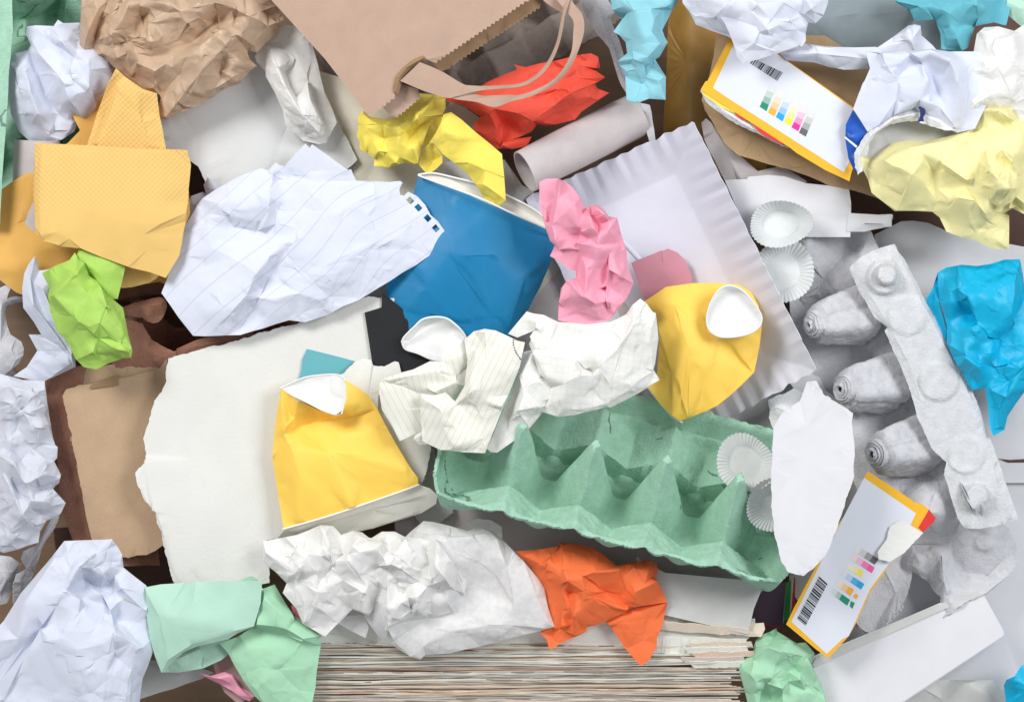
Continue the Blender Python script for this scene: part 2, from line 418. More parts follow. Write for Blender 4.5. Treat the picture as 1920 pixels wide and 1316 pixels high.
M['orange_sheet'] = pmat('orange_yellow_sheet', (0.86, 0.50, 0.13), rough=0.8, trans=0.1, mott=0.06, mscale=30)
M['red'] = pmat('red_paper', (0.80, 0.085, 0.05), rough=0.65, trans=0.06, mott=0.02, folds=(34,.25))
M['yellow'] = pmat('yellow_paper', (0.95, 0.79, 0.13), rough=0.65, trans=0.10, mott=0.02, folds=(36,.25))
M['pale_yellow'] = pmat('pale_yellow_paper', (0.92, 0.86, 0.44), rough=0.7, trans=0.12, mott=0.02, folds=(34,.28))
M['pink'] = pmat('pink_paper', (0.94, 0.40, 0.53), rough=0.65, trans=0.12, mott=0.02, folds=(34,.28))
M['pink_card'] = pmat('dusty_pink_card', (0.58, 0.26, 0.33), rough=0.7, mott=0.04)
M['lime'] = pmat('lime_green_paper', (0.43, 0.68, 0.13), rough=0.65, trans=0.12, mott=0.02, folds=(36,.28))
M['mint'] = pmat('mint_green_paper', (0.50, 0.76, 0.62), rough=0.65, trans=0.12, mott=0.02, folds=(28,.18))
M['mint2'] = pmat('spring_green_paper', (0.42, 0.73, 0.50), rough=0.65, trans=0.12, mott=0.02, folds=(32,.28))
M['orange'] = pmat('orange_paper', (0.97, 0.20, 0.06), rough=0.65, trans=0.12, mott=0.02, folds=(36,.28))
M['cyan'] = pmat('pale_cyan_paper', (0.30, 0.66, 0.76), rough=0.6, trans=0.12, mott=0.02, folds=(32,.22))
M['cyan2'] = pmat('turquoise_paper', (0.16, 0.55, 0.66), rough=0.6, trans=0.2, mott=0.02, folds=(32,.25))
M['bright_blue'] = pmat('bright_blue_paper', (0.0, 0.44, 0.72), rough=0.45, trans=0.06, mott=0.04, crink=0.10, cscale=60, spec=0.4, folds=(38,.38))
M['cup_blue'] = pmat('blue_printed_cup_board', (0.0, 0.19, 0.41), rough=0.52, mott=0.05, bump=0.05, spec=0.45)
M['cup_yellow'] = pmat('yellow_printed_cup_board', (0.95, 0.62, 0.10), rough=0.55, mott=0.02, bump=0.05, spec=0.4)
M['cup_white'] = pmat('white_cup_board', (0.80, 0.80, 0.79), rough=0.5, mott=0.02, bump=0.05)
M['cup_cream'] = pmat('cream_cup_lining', (0.76, 0.74, 0.66), rough=0.5, mott=0.03, bump=0.05)
M['carton_green'] = pulp('green_moulded_pulp', (0.37, 0.61, 0.47), cracks=24.0, fleck=0.25)
M['carton_grey'] = pulp('grey_moulded_pulp', (0.61, 0.61, 0.645))
M['carton_lid'] = pulp('pale_grey_moulded_pulp', (0.66, 0.67, 0.69))
M['carton_terra'] = pulp('terracotta_moulded_pulp', (0.36, 0.18, 0.125))
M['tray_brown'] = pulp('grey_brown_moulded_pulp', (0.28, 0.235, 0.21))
M['tube'] = pmat('grey_cardboard_tube', (0.58, 0.53, 0.53), rough=0.85, mott=0.06, bump=0.25, speck=0.25, speckcol=(0.4, 0.36, 0.36))
M['slate'] = pmat('slate_grey_paper', (0.24, 0.29, 0.31), rough=0.6, mott=0.06)
M['black'] = pmat('black_card', (0.012, 0.013, 0.016), rough=0.5, mott=0.1)
M['teal'] = pmat('teal_card', (0.13, 0.42, 0.47), rough=0.6, mott=0.03)
M['ink_red'] = pmat('red_print', (0.70, 0.04, 0.04), rough=0.5)
M['box_orange'] = pmat('orange_print', (0.86, 0.46, 0.03), rough=0.42, mott=0.02)
M['box_white'] = pmat('white_printed_card', (0.70, 0.725, 0.80), rough=0.4, mott=0.01, bump=0.04)
M['box_blue'] = pmat('deep_blue_print', (0.01, 0.09, 0.46), rough=0.35, mott=0.03)
M['navy'] = pmat('navy_print', (0.01, 0.02, 0.12), rough=0.5)
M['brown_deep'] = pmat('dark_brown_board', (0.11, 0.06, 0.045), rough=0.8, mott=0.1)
for k_, v_ in {'K': (280, 250, 3.29), 'Q': (640, 170, 3.692), 'R': (780, 760, 2.667), 'T': (480, 960, 3.31), 'U': (1400, 380, 3.29),
               'X': (1400, 780, 3.133), 'Y': (690, 560, 3.4286), 'Z': (560, 1100, 2.133)}.items(): ORG[k_] = v_
def P(reg, txt, z=0.0):
    o = ORG[reg]; k = o[2] if len(o) > 2 else (1.0 if reg == 'P' else 2.991)
    out = []
    for t in txt.split(','):
        v = [float(a) for a in t.split()]
        if v: out.append((v[0] / k + o[0], v[1] / k + o[1], (v[2] if len(v) > 2 else z)))
    return out
def CR(reg, txt):
    return [P(reg, s) for s in txt.split(';') if s.strip()]

# ---------------------------------------------------------------- shape helpers
def grid_mesh(nu, nv, fn, wrap=False):
    V = [fn(i / (nu - (0 if wrap else 1)), j / (nv - 1)) for j in range(nv) for i in range(nu)]
    F = []
    for j in range(nv - 1):
        for i in range(nu if wrap else nu - 1):
            i2 = (i + 1) % nu
            F.append((j * nu + i, j * nu + i2, (j + 1) * nu + i2, (j + 1) * nu + i))
    return np.array(V, float), F
def prism(name, poly, z0, t, mat, parent=None, rag=0, side=None, **kw):
    """flat card: outline in photo pixels, top at z (per-corner z allowed), thickness t"""
    rnd = random.Random(len(poly) * 7 + int(poly[0][0]))
    pl = jag(poly, 5, rag, rnd) if rag else poly
    pl = clean(pl)
    r = delaunay_2d_cdt([Vector((p[0], p[1])) for p in pl], [], [list(range(len(pl)))], 1, 1e-4)
    zz = {}
    for i, s in enumerate(r[3]):
        zz[i] = pl[s[0]][2] if s else pl[0][2]
    top = [(co[0], co[1], zz[i] + z0) for i, co in enumerate(r[0])]; n = len(top)
    F = [tuple(f)[::-1] for f in r[2]]
    V = top + [(a, b, c - t) for a, b, c in top]
    F2 = F + [tuple(x + n for x in f[::-1]) for f in F]
    from collections import Counter
    cnt = Counter(); d = {}
    for f in F:
        for a, b in ((f[0], f[1]), (f[1], f[2]), (f[2], f[0])):
            cnt[frozenset((a, b))] += 1; d[frozenset((a, b))] = (a, b)
    for e, c in cnt.items():
        if c == 1:
            a, b = d[e]; F2.append((b, a, a + n, b + n))
    fm = None; mats = None
    if side: mats = [mat, side]; fm = [0] * len(F) + [0] * len(F) + [1] * (len(F2) - 2 * len(F))
    return mesh(name, Wp(np.array(V)), F2, mat, parent=parent, smooth=False, mats=mats, fm=fm, **kw)
def flat(name, poly, mat, parent, up=0.35, to=None):
    """printed patch: a skin-thin polygon lying just above a card; poly has z"""
    V = [(p[0], p[1], p[2] + up) for p in poly]
    if to is not None: return sub(name, Wp(np.array(V)), [tuple(range(len(V)))[::-1]], mat, to)
    return mesh(name, Wp(np.array(V)), [tuple(range(len(V)))[::-1]], mat, parent=parent, smooth=False)
def ribbon(name, rows, mat, parent, n=6, thick=1.0, wid=3, **kw):
    """rows: list of (left point, right point), smoothed along its length"""
    Lp = catmull([r[0] for r in rows], n, False); Rp = catmull([r[1] for r in rows], n, False)
    V = []; m = len(Lp)
    for a, b in zip(Lp, Rp):
        for k in range(wid + 1):
            t = k / wid; V.append((a[0] + (b[0] - a[0]) * t, a[1] + (b[1] - a[1]) * t, a[2] + (b[2] - a[2]) * t + 1.2 * math.sin(t * math.pi)))
    F = [(i * (wid + 1) + k, i * (wid + 1) + k + 1, (i + 1) * (wid + 1) + k + 1, (i + 1) * (wid + 1) + k) for i in range(m - 1) for k in range(wid)]
    return mesh(name, Wp(np.array(V)), F, mat, parent=parent, thick=thick, sharp=50, **kw)
def tube_along(name, pts, r, mat, parent, n=8, closed=False, sm=4, **kw):
    c = [Vector(p) for p in (catmull(pts, sm, closed))]
    V = []; F = []; m = len(c)
    for i, p in enumerate(c):
        t = (c[(i + 1) % m] - c[i - 1]) if closed else (c[min(i + 1, m - 1)] - c[max(i - 1, 0)])
        t.normalize(); a = t.cross(Vector((0, 0, 1)));
        if a.length < 1e-3: a = Vector((1, 0, 0))
        a.normalize(); b = t.cross(a)
        for k in range(n):
            th = 2 * math.pi * k / n; V.append(tuple(p + a * (r * math.cos(th)) + b * (r * math.sin(th))))
    for i in range(m if closed else m - 1):
        for k in range(n):
            j = (i + 1) % m; F.append((i * n + k, i * n + (k + 1) % n, j * n + (k + 1) % n, j * n + k))
    return mesh(name, Wp(np.array(V)), F, mat, parent=parent, sharp=60, **kw)
def nz(x, y, z, s): return noise.noise(Vector((x * s, y * s, z * s)))
def roll(name, label, p0, p1, r, mat, wall=3.0, squash=1.0, seam=True, group=None):
    """cardboard tube: open cylinder with wall thickness"""
    a = Vector(p1) - Vector(p0); Lg = a.length; a.normalize(); s = a.cross(Vector((0, 0, 1))).normalized(); u = s.cross(a).normalized()
    n = 40; m = 24; V = []; F = []
    def ring(t, rr):
        c = Vector(p0) + a * (Lg * t); out = []
        for k in range(n):
            th = 2 * math.pi * k / n; w = 1 + 0.035 * math.sin(2 * th + 3 * t) + 0.02 * nz(k * .3, t * 4, r, 1.0)
            out.append(tuple(c + s * (rr * w * math.cos(th)) + u * (rr * w * squash * math.sin(th))))
        return out
    for j in range(m): V += ring(j / (m - 1), r)
    for j in range(m): V += ring(1 - j / (m - 1), r - wall)
    M2 = 2 * m
    for j in range(M2):
        j2 = (j + 1) % M2
        for k in range(n): F.append((j * n + k, j * n + (k + 1) % n, j2 * n + (k + 1) % n, j2 * n + k))
    return mesh(name, Wp(np.array(V)), F, mat, label=label, cat="cardboard tube", sharp=50, group=group)

def carton(name, label, mat, O, ang, tilt, nu, nv, a=133.0, D=92, Hc=78, flange=True, seed=3, parent=None, lean=0, res=4.2, nub=True, cat="egg carton", group=None, rim=7):
    al = math.radians(ang); T = math.radians(tilt)
    U = np.array([math.cos(al), math.sin(al), 0]); Vv = np.array([math.sin(al) * math.cos(T), -math.cos(al) * math.cos(T), -math.sin(T)])
    Nn = np.array([math.sin(al) * math.sin(T), -math.cos(al) * math.sin(T), math.cos(T)])
    Lu, Lv = nu * a, nv * a; m = rim
    us = np.arange(-m, Lu + m + .1, res); vmax = Lv + (30 if flange else m)
    vs = np.arange(-m, vmax + .1, res)
    uu, vv = np.meshgrid(us, vs)
    cu = np.clip(uu / a, 0, nu - 1e-6); cv = np.clip(vv / a, 0, nv - 1e-6)
    fu = cu - np.floor(cu) - .5; fv = cv - np.floor(cv) - .5
    r = (np.abs(2 * fu) ** 2.5 + np.abs(2 * fv) ** 2.5) ** (1 / 2.5); r = np.clip(r, 0, 1)
    de = np.minimum.reduce([uu, Lu - uu, vv, Lv - vv]); ed = np.clip(de / (0.36 * a), 0, 1); ed = ed * ed * (3 - 2 * ed)
    hb = -58 * ed
    h = -D + (D + hb) * np.clip(r, 0, 1) ** 2.6
    if nub:
        rr = np.sqrt(fu ** 2 + fv ** 2) * a; h += 17 * np.clip(1 - (rr / 21) ** 2.5, 0, 1)
    # gusset valleys between cups at the outer rim
    for i in range(1, nu):
        for v0, sg in ((0, 1), (Lv, -1)):
            du = np.abs(uu - i * a); dv = (vv - v0) * sg
            g = 18 - du * 0.70 - np.abs(dv - 6) * 0.50
            h = np.where((dv > -m - 1) & (dv < a * .5), np.maximum(h, g), h)
    for i in range(1, nu):
        for j in range(1, nv):
            rs = np.random.RandomState(seed * 31 + i * 7 + j)
            du = np.abs(uu - i * a - rs.uniform(-3, 3)); dv = np.abs(vv - j * a)
            q = ((du / (0.42 * a)) ** 1.25 + (dv / (0.66 * a)) ** 1.25) ** (1 / 1.25)
            hc = Hc * rs.uniform(.92, 1.06)
            c = hc - (hc + D * 0.95) * (q - 0.10)
            c = np.minimum(c, hc - 9 - 1.5 * np.cos(np.sqrt(du ** 2 + dv ** 2) / 4.0))
            k = 7.0; hh = np.clip(0.5 + 0.5 * (c - h) / k, 0, 1); h = h * (1 - hh) + c * hh + k * hh * (1 - hh)
    out = (uu < 0) | (uu > Lu) | (vv < 0) | (vv > Lv); h = np.where(out, np.maximum(h, -3.0), h)
    if flange:
        t = (vv - Lv)
        fl = np.where(t < 6, 0, np.where(t < 18, (t - 6) * 3.2, 38.4 + (t - 18) * 0.5)) - 4 * np.exp(-((t - 14) / 2.0) ** 2)
        h = np.where(t > 0, fl, h)
    # pulp unevenness
    pts = np.stack([uu.ravel(), vv.ravel(), h.ravel()], 1); V = []
    for (x, y, z_) in pts:
        n1 = noise.noise(Vector((x * .02 + seed, y * .02, z_ * .02))) * 5 + noise.noise(Vector((x * .09 + seed, y * .09, z_ * .05))) * 2.0 + noise.noise(Vector((x * .3, y * .3, z_ * .2 + seed))) * 0.9
        eu = ev = 0
        if x < 0 or x > Lu or y < 0 or y > vmax - 6:
            ee = noise.noise(Vector((x * .05, y * .05, seed))) * 5 + noise.noise(Vector((x * .3, y * .3, seed))) * 2.0
            if y < 0: ev = ee
            elif y > vmax - 6: ev = ee * 1.5
            else: eu = ee
        x2, y2, z2 = x + eu + n1 * .5, y + ev + lean * z_, z_ + n1
        V.append(np.array(O) + U * x2 + Vv * y2 + Nn * z2)
    nx = len(us); F = []
    inside = np.ones(len(pts), bool)
    # rounded outer corners
    for ci, cj in ((0, 0), (1, 0), (0, 1), (1, 1)):
        if cj and flange: continue
        R = a * 0.58; cx = R - m if ci == 0 else Lu + m - R; cy = R - m if cj == 0 else Lv + m - R
        du = (pts[:, 0] - cx) * (-1 if ci == 0 else 1); dv = (pts[:, 1] - cy) * (-1 if cj == 0 else 1)
        inside &= ~((du > 0) & (dv > 0) & (du ** 2 + dv ** 2 > R * R))
    for j in range(len(vs) - 1):
        for i in range(nx - 1):
            q = (j * nx + i, j * nx + i + 1, (j + 1) * nx + i + 1, (j + 1) * nx + i)
            if inside[q[0]] or inside[q[2]]: F.append(q)
    V = np.array(V)
    used = sorted({i for f in F for i in f}); mp = {k: i for i, k in enumerate(used)}
    return mesh(name, Wp(V[used]), [tuple(mp[i] for i in f) for f in F], mat, parent=parent, label=label, cat=cat, group=group, sharp=55, thick=5.0)

def liner(label, c, r0, r1, tilt=(0, 0), h=26, sq=1.0, rot=0, group="white cupcake liners", mat=None, seed=0, cup=1):
    n = 44; per = 6; rings = [0.0, .35, .7, .92, 1.0]; V = []; F = []; nn = n * per
    prof = [(r0 * t, 0) for t in rings] + [(r0 + (r1 - r0) * t, h * (t ** 0.8)) for t in (.08, .2, .4, .6, .8, 1.0)]
    for k, (r, z) in enumerate(prof):
        for i in range(nn):
            th = 2 * math.pi * i / nn; amp = 0 if k < 5 else (k - 4) / 6.0
            tri = 2 * abs(((i / per) % 1) - .5) * 2 - 1
            wob = 1 + .06 * math.sin(th * 2 + seed) + .04 * math.sin(th * 3 + 2 * seed)
            rr = r * (wob if k >= 5 else 1 + (wob - 1) * .5) + amp * tri * 1.2
            zz = z * (1 + .35 * math.sin(th + seed * 2)) * cup + amp * tri * 2.2 + 1.5 * nz(rr * math.cos(th), rr * math.sin(th), seed * 9, .05)
            x, y = rr * math.cos(th), rr * math.sin(th) * sq
            cr, sr = math.cos(rot), math.sin(rot); x, y = x * cr - y * sr, x * sr + y * cr
            V.append((c[0] + x, c[1] + y, c[2] + zz + x * tilt[0] + y * tilt[1]))
    for k in range(len(prof) - 1):
        for i in range(nn):
            i2 = (i + 1) % nn; F.append((k * nn + i, (k + 1) * nn + i, (k + 1) * nn + i2, k * nn + i2))
    return mesh("cupcake_liner", Wp(np.array(V)), F, mat or M['liner'], label=label, cat="cupcake liner", group=group, sharp=70, thick=0.5)
M['liner'] = pmat('white_greaseproof_paper', (0.84, 0.86, 0.86), trans=0.25, thru=0.02, mott=0.03, rough=0.7, bump=0.08)
# ================================================================ the surface underneath
def wood():
    m, t, b, out = nt('dark_wood'); tc = N(t, 'ShaderNodeTexCoord'); mp = N(t, 'ShaderNodeMapping'); mp.inputs['Scale'].default_value = (6, 90, 6)
    L(t, tc.outputs['Object'], mp.inputs[0]); n = N(t, 'ShaderNodeTexNoise', i_Scale=1.0, i_Detail=5.0); L(t, mp.outputs[0], n.inputs[0])
    L(t, mixc(t, n.outputs[0], (0.09, 0.05, 0.03), (0.26, 0.16, 0.09)), b.inputs['Base Color']); b.inputs['Roughness'].default_value = 0.55
    return m
M['wood'] = wood()
V, F = grid_mesh(2, 2, lambda u, v: (960 + (u - .5) * 4200, 658 - (v - .5) * 3400, 0))
mesh("table_top", Wp(V), [f for f in F], M['wood'], kind="structure", smooth=False)

# ================================================================ deep layer
def card(name, label, cat, mat, reg, txt, z, t=4, rag=0, z_=0, **kw):
    return prism(name, P(reg, txt), z, t, mat, label=label, cat=cat, rag=rag, **kw)
def pap(name, label, cat, m, reg, ol, z, cr="", **kw):
    tk = kw.pop('thick', 0.7); gp = kw.pop('group', None); rot = kw.pop('rot', 0); wp = kw.pop('warp', 0)
    sh = kw.pop('sharp', 26)
    return paper(name, label, cat, M[m] if isinstance(m, str) else m, [sheet(P(reg, ol), CR(reg, cr), z=z, **kw)], thick=tk, group=gp, rot=rot, warp=wp, sharp=sh)

# brown corrugated boards seen in the gaps
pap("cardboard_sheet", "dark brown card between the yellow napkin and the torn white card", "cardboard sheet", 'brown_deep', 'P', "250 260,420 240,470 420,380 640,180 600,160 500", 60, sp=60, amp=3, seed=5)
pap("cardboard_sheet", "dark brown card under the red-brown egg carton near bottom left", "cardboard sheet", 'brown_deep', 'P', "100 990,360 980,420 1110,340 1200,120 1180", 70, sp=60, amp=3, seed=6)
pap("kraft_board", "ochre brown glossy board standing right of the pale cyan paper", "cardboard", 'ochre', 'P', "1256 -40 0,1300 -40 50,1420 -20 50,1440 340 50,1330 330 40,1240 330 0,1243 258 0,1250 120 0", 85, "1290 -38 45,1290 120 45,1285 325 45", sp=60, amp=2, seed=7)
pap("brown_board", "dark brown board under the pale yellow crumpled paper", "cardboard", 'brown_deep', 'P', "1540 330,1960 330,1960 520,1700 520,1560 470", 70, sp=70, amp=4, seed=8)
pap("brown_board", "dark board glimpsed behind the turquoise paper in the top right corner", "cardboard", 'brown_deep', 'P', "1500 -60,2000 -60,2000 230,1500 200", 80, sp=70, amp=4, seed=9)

# cream and beige sheets behind the yellow paper and the blue cup
pap("cream_sheet", "beige card edge-on under the yellow paper, above the torn holes of the ruled sheet", "card", 'cream', 'P', "560 120,650 150,700 120,840 260,1000 360,1080 470,1000 560,760 420,690 345,640 340,560 280", 175, "667 200 6,668 340 8", sp=70, amp=3, seed=11)
pap("grey_card_sheet", "pale grey crumpled sheet between the yellow paper and the blue cup", "card", 'card_grey', 'Q', "600 560,700 480,900 480,1130 480,1250 650,1350 760,1400 900,1200 900,900 690,700 610", 185, "1150 500 10,1230 700 20,1300 860 5;700 500 10,950 690 15", sp=40, amp=5, seed=12)
pap("grey_card_sheet", "grey card scrap lying between the yellow paper and the red paper", "card", 'card_grey', 'Q', "700 140,760 80,860 120,960 190,930 300,830 260,760 210", 195, sp=40, amp=5, seed=13)
pap("grey_board", "mauve-grey card showing in the gap under the green egg carton and above the newspapers", "card", 'tube', 'P', "780 900,1000 930,1250 1000,1440 1060,1430 1150,1100 1170,760 1160,740 980", 196, sp=70, amp=3, seed=141)
pap("grey_board", "smooth mauve-grey card between the blue cup and the white squared note", "card", 'tube', 'P', "960 440,1060 440,1180 560,1200 760,1000 720,930 660", 172, sp=70, amp=3, seed=14)
pap("white_board", "white card under the ruled sheet and the blue cup", "card", 'card', 'P', "560 480,900 420,1010 720,860 960,800 1010,600 760", 150, sp=80, amp=3, seed=15)
pap("white_board", "plain white card behind the green egg carton and the fluted white tray", "card", 'card_grey', 'P', "1080 700,1400 640,1560 560,1610 760,1460 900,1080 840", 120, sp=80, amp=3, seed=16)
# white card on the right, a flap box
pap("white_card_sheet", "large white card with a curved top edge behind the bright blue paper", "card", 'card_white2', 'P', "1640 440,1664 428,1690 415,1712 414,1740 418,1772 432,1800 440,1915 462,1990 470,1990 905,1860 905,1700 700,1640 560", 130, "1690 505 6,1800 500 6,1985 510 3", sp=90, amp=2, seed=17, ragged=0)
pap("white_card_sheet", "large white card under the long white box at the bottom right, below the crack line", "card", 'card_white2', 'P', "1480 868,1990 868,1990 1400,1660 1400,1480 1100", 118, "1830 1100 6,1880 1200 -5,1930 1330 6", sp=90, amp=3, seed=18, ragged=0)
pap("crumpled_grey_sheet", "crumpled grey-white sheet at the lower right edge below the long white box", "paper", 'card_grey', 'J', "1160 1255,1300 1200,1500 1190,1740 1190,1800 1260,1810 1400,1160 1400", 150, "1300 1210 25,1450 1290 5,1600 1210 25,1750 1300 5", sp=26, amp=7, seed=19)
pap("blue_paper", "corner of bright blue paper at the bottom right corner of the photo", "crumpled paper", 'bright_blue', 'J', "1800 1220 0,1815 1190 20,1860 1170 35,1900 1110 20,1990 1080 20,2000 1400 0,1815 1400 0,1810 1300 0", 200, "1860 1200 40,1960 1240 35;1820 1330 10,1914 1280 30", sp=26, amp=4, seed=20, belly=30)
pap("dark_slip", "black edge of paper on the white card near the right edge", "paper strip", 'brown_deep', 'P', "1872 860,1895 862,1925 860,1990 861,1990 866,1890 867", 131, sp=0, subd=0, ragged=0)

# ---------------------------------------------------------------- moulded pulp cartons in the gaps
carton("egg_carton", "green egg carton at the top left corner behind the white crumpled paper", M['carton_green'], (-70, -150, 190), 90, 12, 5, 2, flange=False, seed=21, group="egg cartons")
pap("carton_flap", "long pale green egg carton edge running down the left border of the photo", "egg carton", 'carton_green', 'P', "-60 -40 0,22 -40 20,24 60 20,16 150 18,10 250 20,4 330 22,0 420 10,-60 420 0", 262, "-10 -38 26,-14 200 26,-16 400 20", sp=18, amp=2, seed=22, thick=6)
carton("egg_carton", "terracotta egg carton under the lime green paper and the ruled sheet", M['carton_terra'], (150, 770, 160), -8, 14, 3, 2, a=140, flange=False, seed=23, group="egg cartons")
pap("carton_flap", "terracotta egg carton lip beside the lime green paper", "egg carton", 'carton_terra', 'D', "640 440,700 400,840 360,910 352,935 395,925 440,890 490,830 490,770 450,680 455,655 470", 240, "690 420 10,800 410 14,900 390 12;700 450 2,830 470 6", sp=16, amp=2, rnd_edge=3, seed=24, thick=5)
pap("carton_flap", "terracotta egg carton side showing left of the brown cardboard piece", "egg carton", 'carton_terra', 'P', "84 716 10,100 700 20,150 686 25,200 690 20,250 800 0,300 1060 -10,136 1012 0,108 870 0", 196, "104 740 22,150 920 18,168 1010 14", sp=20, amp=3, rnd_edge=2, seed=25, thick=6)
carton("egg_carton", "white-grey egg carton at the left edge beside the white folded paper", M['carton_grey'], (-150, 860, 120), -6, 22, 2, 2, a=150, flange=False, seed=26, group="egg cartons")
pap("carton_flap", "grey egg carton edge with a scooped rim at the far left border", "egg carton", 'carton_grey', 'D', "-100 300,0 298,60 265,90 250,120 270,60 300,35 380,30 460,60 560,120 600,130 680,60 760,-100 800", 235, "-50 330 12,10 400 14,5 600 12,-30 760 8;60 640 16,90 700 10", sp=16, amp=2.5, rnd_edge=2, seed=27, thick=6)
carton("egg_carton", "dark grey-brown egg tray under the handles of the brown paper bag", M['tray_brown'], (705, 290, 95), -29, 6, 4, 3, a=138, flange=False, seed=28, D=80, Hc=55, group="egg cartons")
pap("carton_flap", "pale rim of the egg tray running down beside the pale cyan paper", "egg carton", 'carton_grey', 'B', "1340 -60,1440 -60,1500 10,1530 70,1510 110,1560 230,1590 330,1640 500,1680 580,1730 590,1745 680,1762 790,1730 800,1700 700,1640 590,1570 480,1540 400,1500 270,1440 200,1380 110,1345 30", 215, "1420 -40 12,1460 110 14,1560 400 10,1690 620 8", sp=14, amp=2, rnd_edge=2, seed=29, thick=6)
# ================================================================ newspapers, edges towards the viewer
def newspaper(label, y0, y1, x0, x1, ztop, seed, mt, leaves):
    rnd = random.Random(seed); V = []; F = []; n = 90
    yy = [y0 + (y1 - y0) * (k + .5) / leaves for k in range(leaves)]
    ph = rnd.uniform(0, 9)
    fm = []
    for k in range(leaves):
        li = rnd.choice((0, 0, 1, 2, 2, 3, 3, 3, 4, 5))
        lx0 = x0 + rnd.uniform(-10, 10); lx1 = x1 + rnd.uniform(-22, 14); zt = ztop + rnd.choice((0, 0, 2, -2, 3, -5)) + rnd.uniform(-1, 1); th = (y1 - y0) / leaves * (rnd.uniform(1.2, 1.7) if k == 0 else rnd.uniform(.95, 1.3)); zt += 4 if k == 0 else 0
        base = len(V); s2 = rnd.uniform(0, 99)
        for i in range(n + 1):
            t = i / n; x = lx0 + (lx1 - lx0) * t
            w = noise.noise(Vector((x * .004, ph, seed))) * 4.0 + noise.noise(Vector((x * .010, s2, 0))) * 1.5 + noise.noise(Vector((x * .04, s2, 3))) * 0.3
            y = yy[k] + w - 5 * (t - .5) * (1 if seed % 2 else .2) ; z = zt + noise.noise(Vector((x * .02, s2, 7))) * 5 + noise.noise(Vector((x * .25, s2, 7))) * 1.2
            h = th / 2 * (1.35 + .4 * noise.noise(Vector((x * .03, s2, 5))))
            V += [(x, y - h, z - 90), (x, y - h, z), (x, y + h, z - 1.5), (x, y + h, z - 90)]
        for i in range(n):
            b = base + i * 4
            for q in range(3): F.append((b + q, b + q + 1, b + q + 5, b + q + 4)); fm.append(li)
        for b in (base, base + n * 4): F.append((b, b + 1, b + 2, b + 3)); fm.append(li)
    return mesh("newspaper", Wp(np.array(V)), F, mt, label=label, cat="newspaper", group="newspapers stacked at the bottom edge", sharp=40, mats=[mt] + news_m, fm=fm)
news_m = [pmat('newsprint_%s' % k, c, rough=0.95, mott=0.04, mscale=25, bump=0.15, bscale=400, spec=0.05, speck=0.15, speckcol=sp_) for k, c, sp_ in (
    ('grey', (0.659, 0.6, 0.541), (0.22, 0.2, 0.19)), ('cream', (0.776, 0.67, 0.552), (0.34, 0.26, 0.2)), ('pale', (0.8, 0.8, 0.741), (0.4, 0.38, 0.36)),
    ('dark', (0.336, 0.302, 0.28), (0.1, 0.1, 0.1)), ('salmon', (0.762, 0.594, 0.482), (0.4, 0.26, 0.18)))]
rn = random.Random(4); y = 1206.0; k = 0
spec_n = []
while y < 1335:
    t = rn.choice((4.5, 6, 7.5, 9)); spec_n.append((y, y + t)); y += t + rn.choice((0.2, 0.4, 1.4)); k += 1
tone = {0: 'grey', 1: 'cream', 2: 'pale', 3: 'dark', 4: 'salmon'}
for i, (a_, b_) in enumerate(spec_n):
    mi = rn.choice((0, 0, 1, 2, 2, 3, 0, 4, 2))
    xr = 1385 + 14 * math.sin(i * 1.7) - (28 if i in (3, 4, 5) else 0) + (14 if i in (0, 1) else 0)
    pos = "near the top" if i < 6 else ("in the middle" if i < 13 else "near the foot")
    newspaper("%s newspaper lying %s of the stack, page edges showing" % (('grey', 'cream-edged', 'pale grey', 'dark printed', 'salmon')[mi], pos),
              a_, b_, 575 + 8 * math.sin(i * 2.1), xr, 236 + 5 * math.sin(i * 2.9), 100 + i, news_m[mi], max(3, int((b_ - a_) / 1.3)))
# broad top papers of the stack whose faces are seen at a slant
def np_sheet(label, txt, z, mt, seed, cr=""):
    return paper("newspaper", label, "newspaper", mt, [sheet(P('P', txt), CR('P', cr), z=z, sp=38, amp=2.5, seed=seed, fine=.3, rnd_edge=0, torn=1.0)], thick=1.5, group="newspapers stacked at the bottom edge")
np_sheet("pale newspaper forming the top of the stack under the white tissue", "580 1120 10,1030 1100 20,1415 1160 10,1418 1176 0,1180 1162 0,1100 1190 0,600 1176 0", 240, news_m[2], 71)
np_sheet("wide pale grey newspaper second from the top, under the orange paper", "585 1164 14,1000 1160 14,1230 1160 14,1408 1192 14,1385 1215 4,1220 1212 2,900 1220 2,720 1206 0,590 1206 2", 232, news_m[2], 72, "600 1186 4,1000 1196 5,1380 1200 5")
np_sheet("cream newspaper whose folded page shows below the grey flap", "1060 1150 12,1400 1178 12,1424 1192 6,1300 1186 2,1160 1172 2,1060 1164 2", 247, news_m[1], 73)
np_sheet("pale newspaper with a torn right corner above the page edges", "1180 1190 14,1400 1198 14,1398 1226 6,1330 1232 2,1180 1222 0", 234, news_m[2], 74)
for q, (dx, dy, mi) in enumerate(((0, 0, 1), (-8, 9, 2), (5, 18, 4), (-14, 27, 0), (2, 36, 2))):
    np_sheet(("cream", "pale grey", "salmon", "grey", "white-grey")[q] + " dog-eared newspaper corner at the right end of the stack",
             "%d %d 6,%d %d 8,%d %d 2,%d %d 0" % (1290 + dx, 1205 + dy, 1408 + dx, 1203 + dy, 1412 + dx, 1213 + dy, 1300 + dx, 1216 + dy), 250 - q * 3, news_m[mi], 80 + q)
card("cardboard_flap", "grey card flap with a creased right end lying on the newspapers under the green carton", "cardboard", M['card_grey'], 'J', "-260 500 0,-100 590 0,440 640 8,445 680 8,400 790 6,365 935 0,235 905 0,0 850 0,-220 800 0", 256, t=3, rag=0)
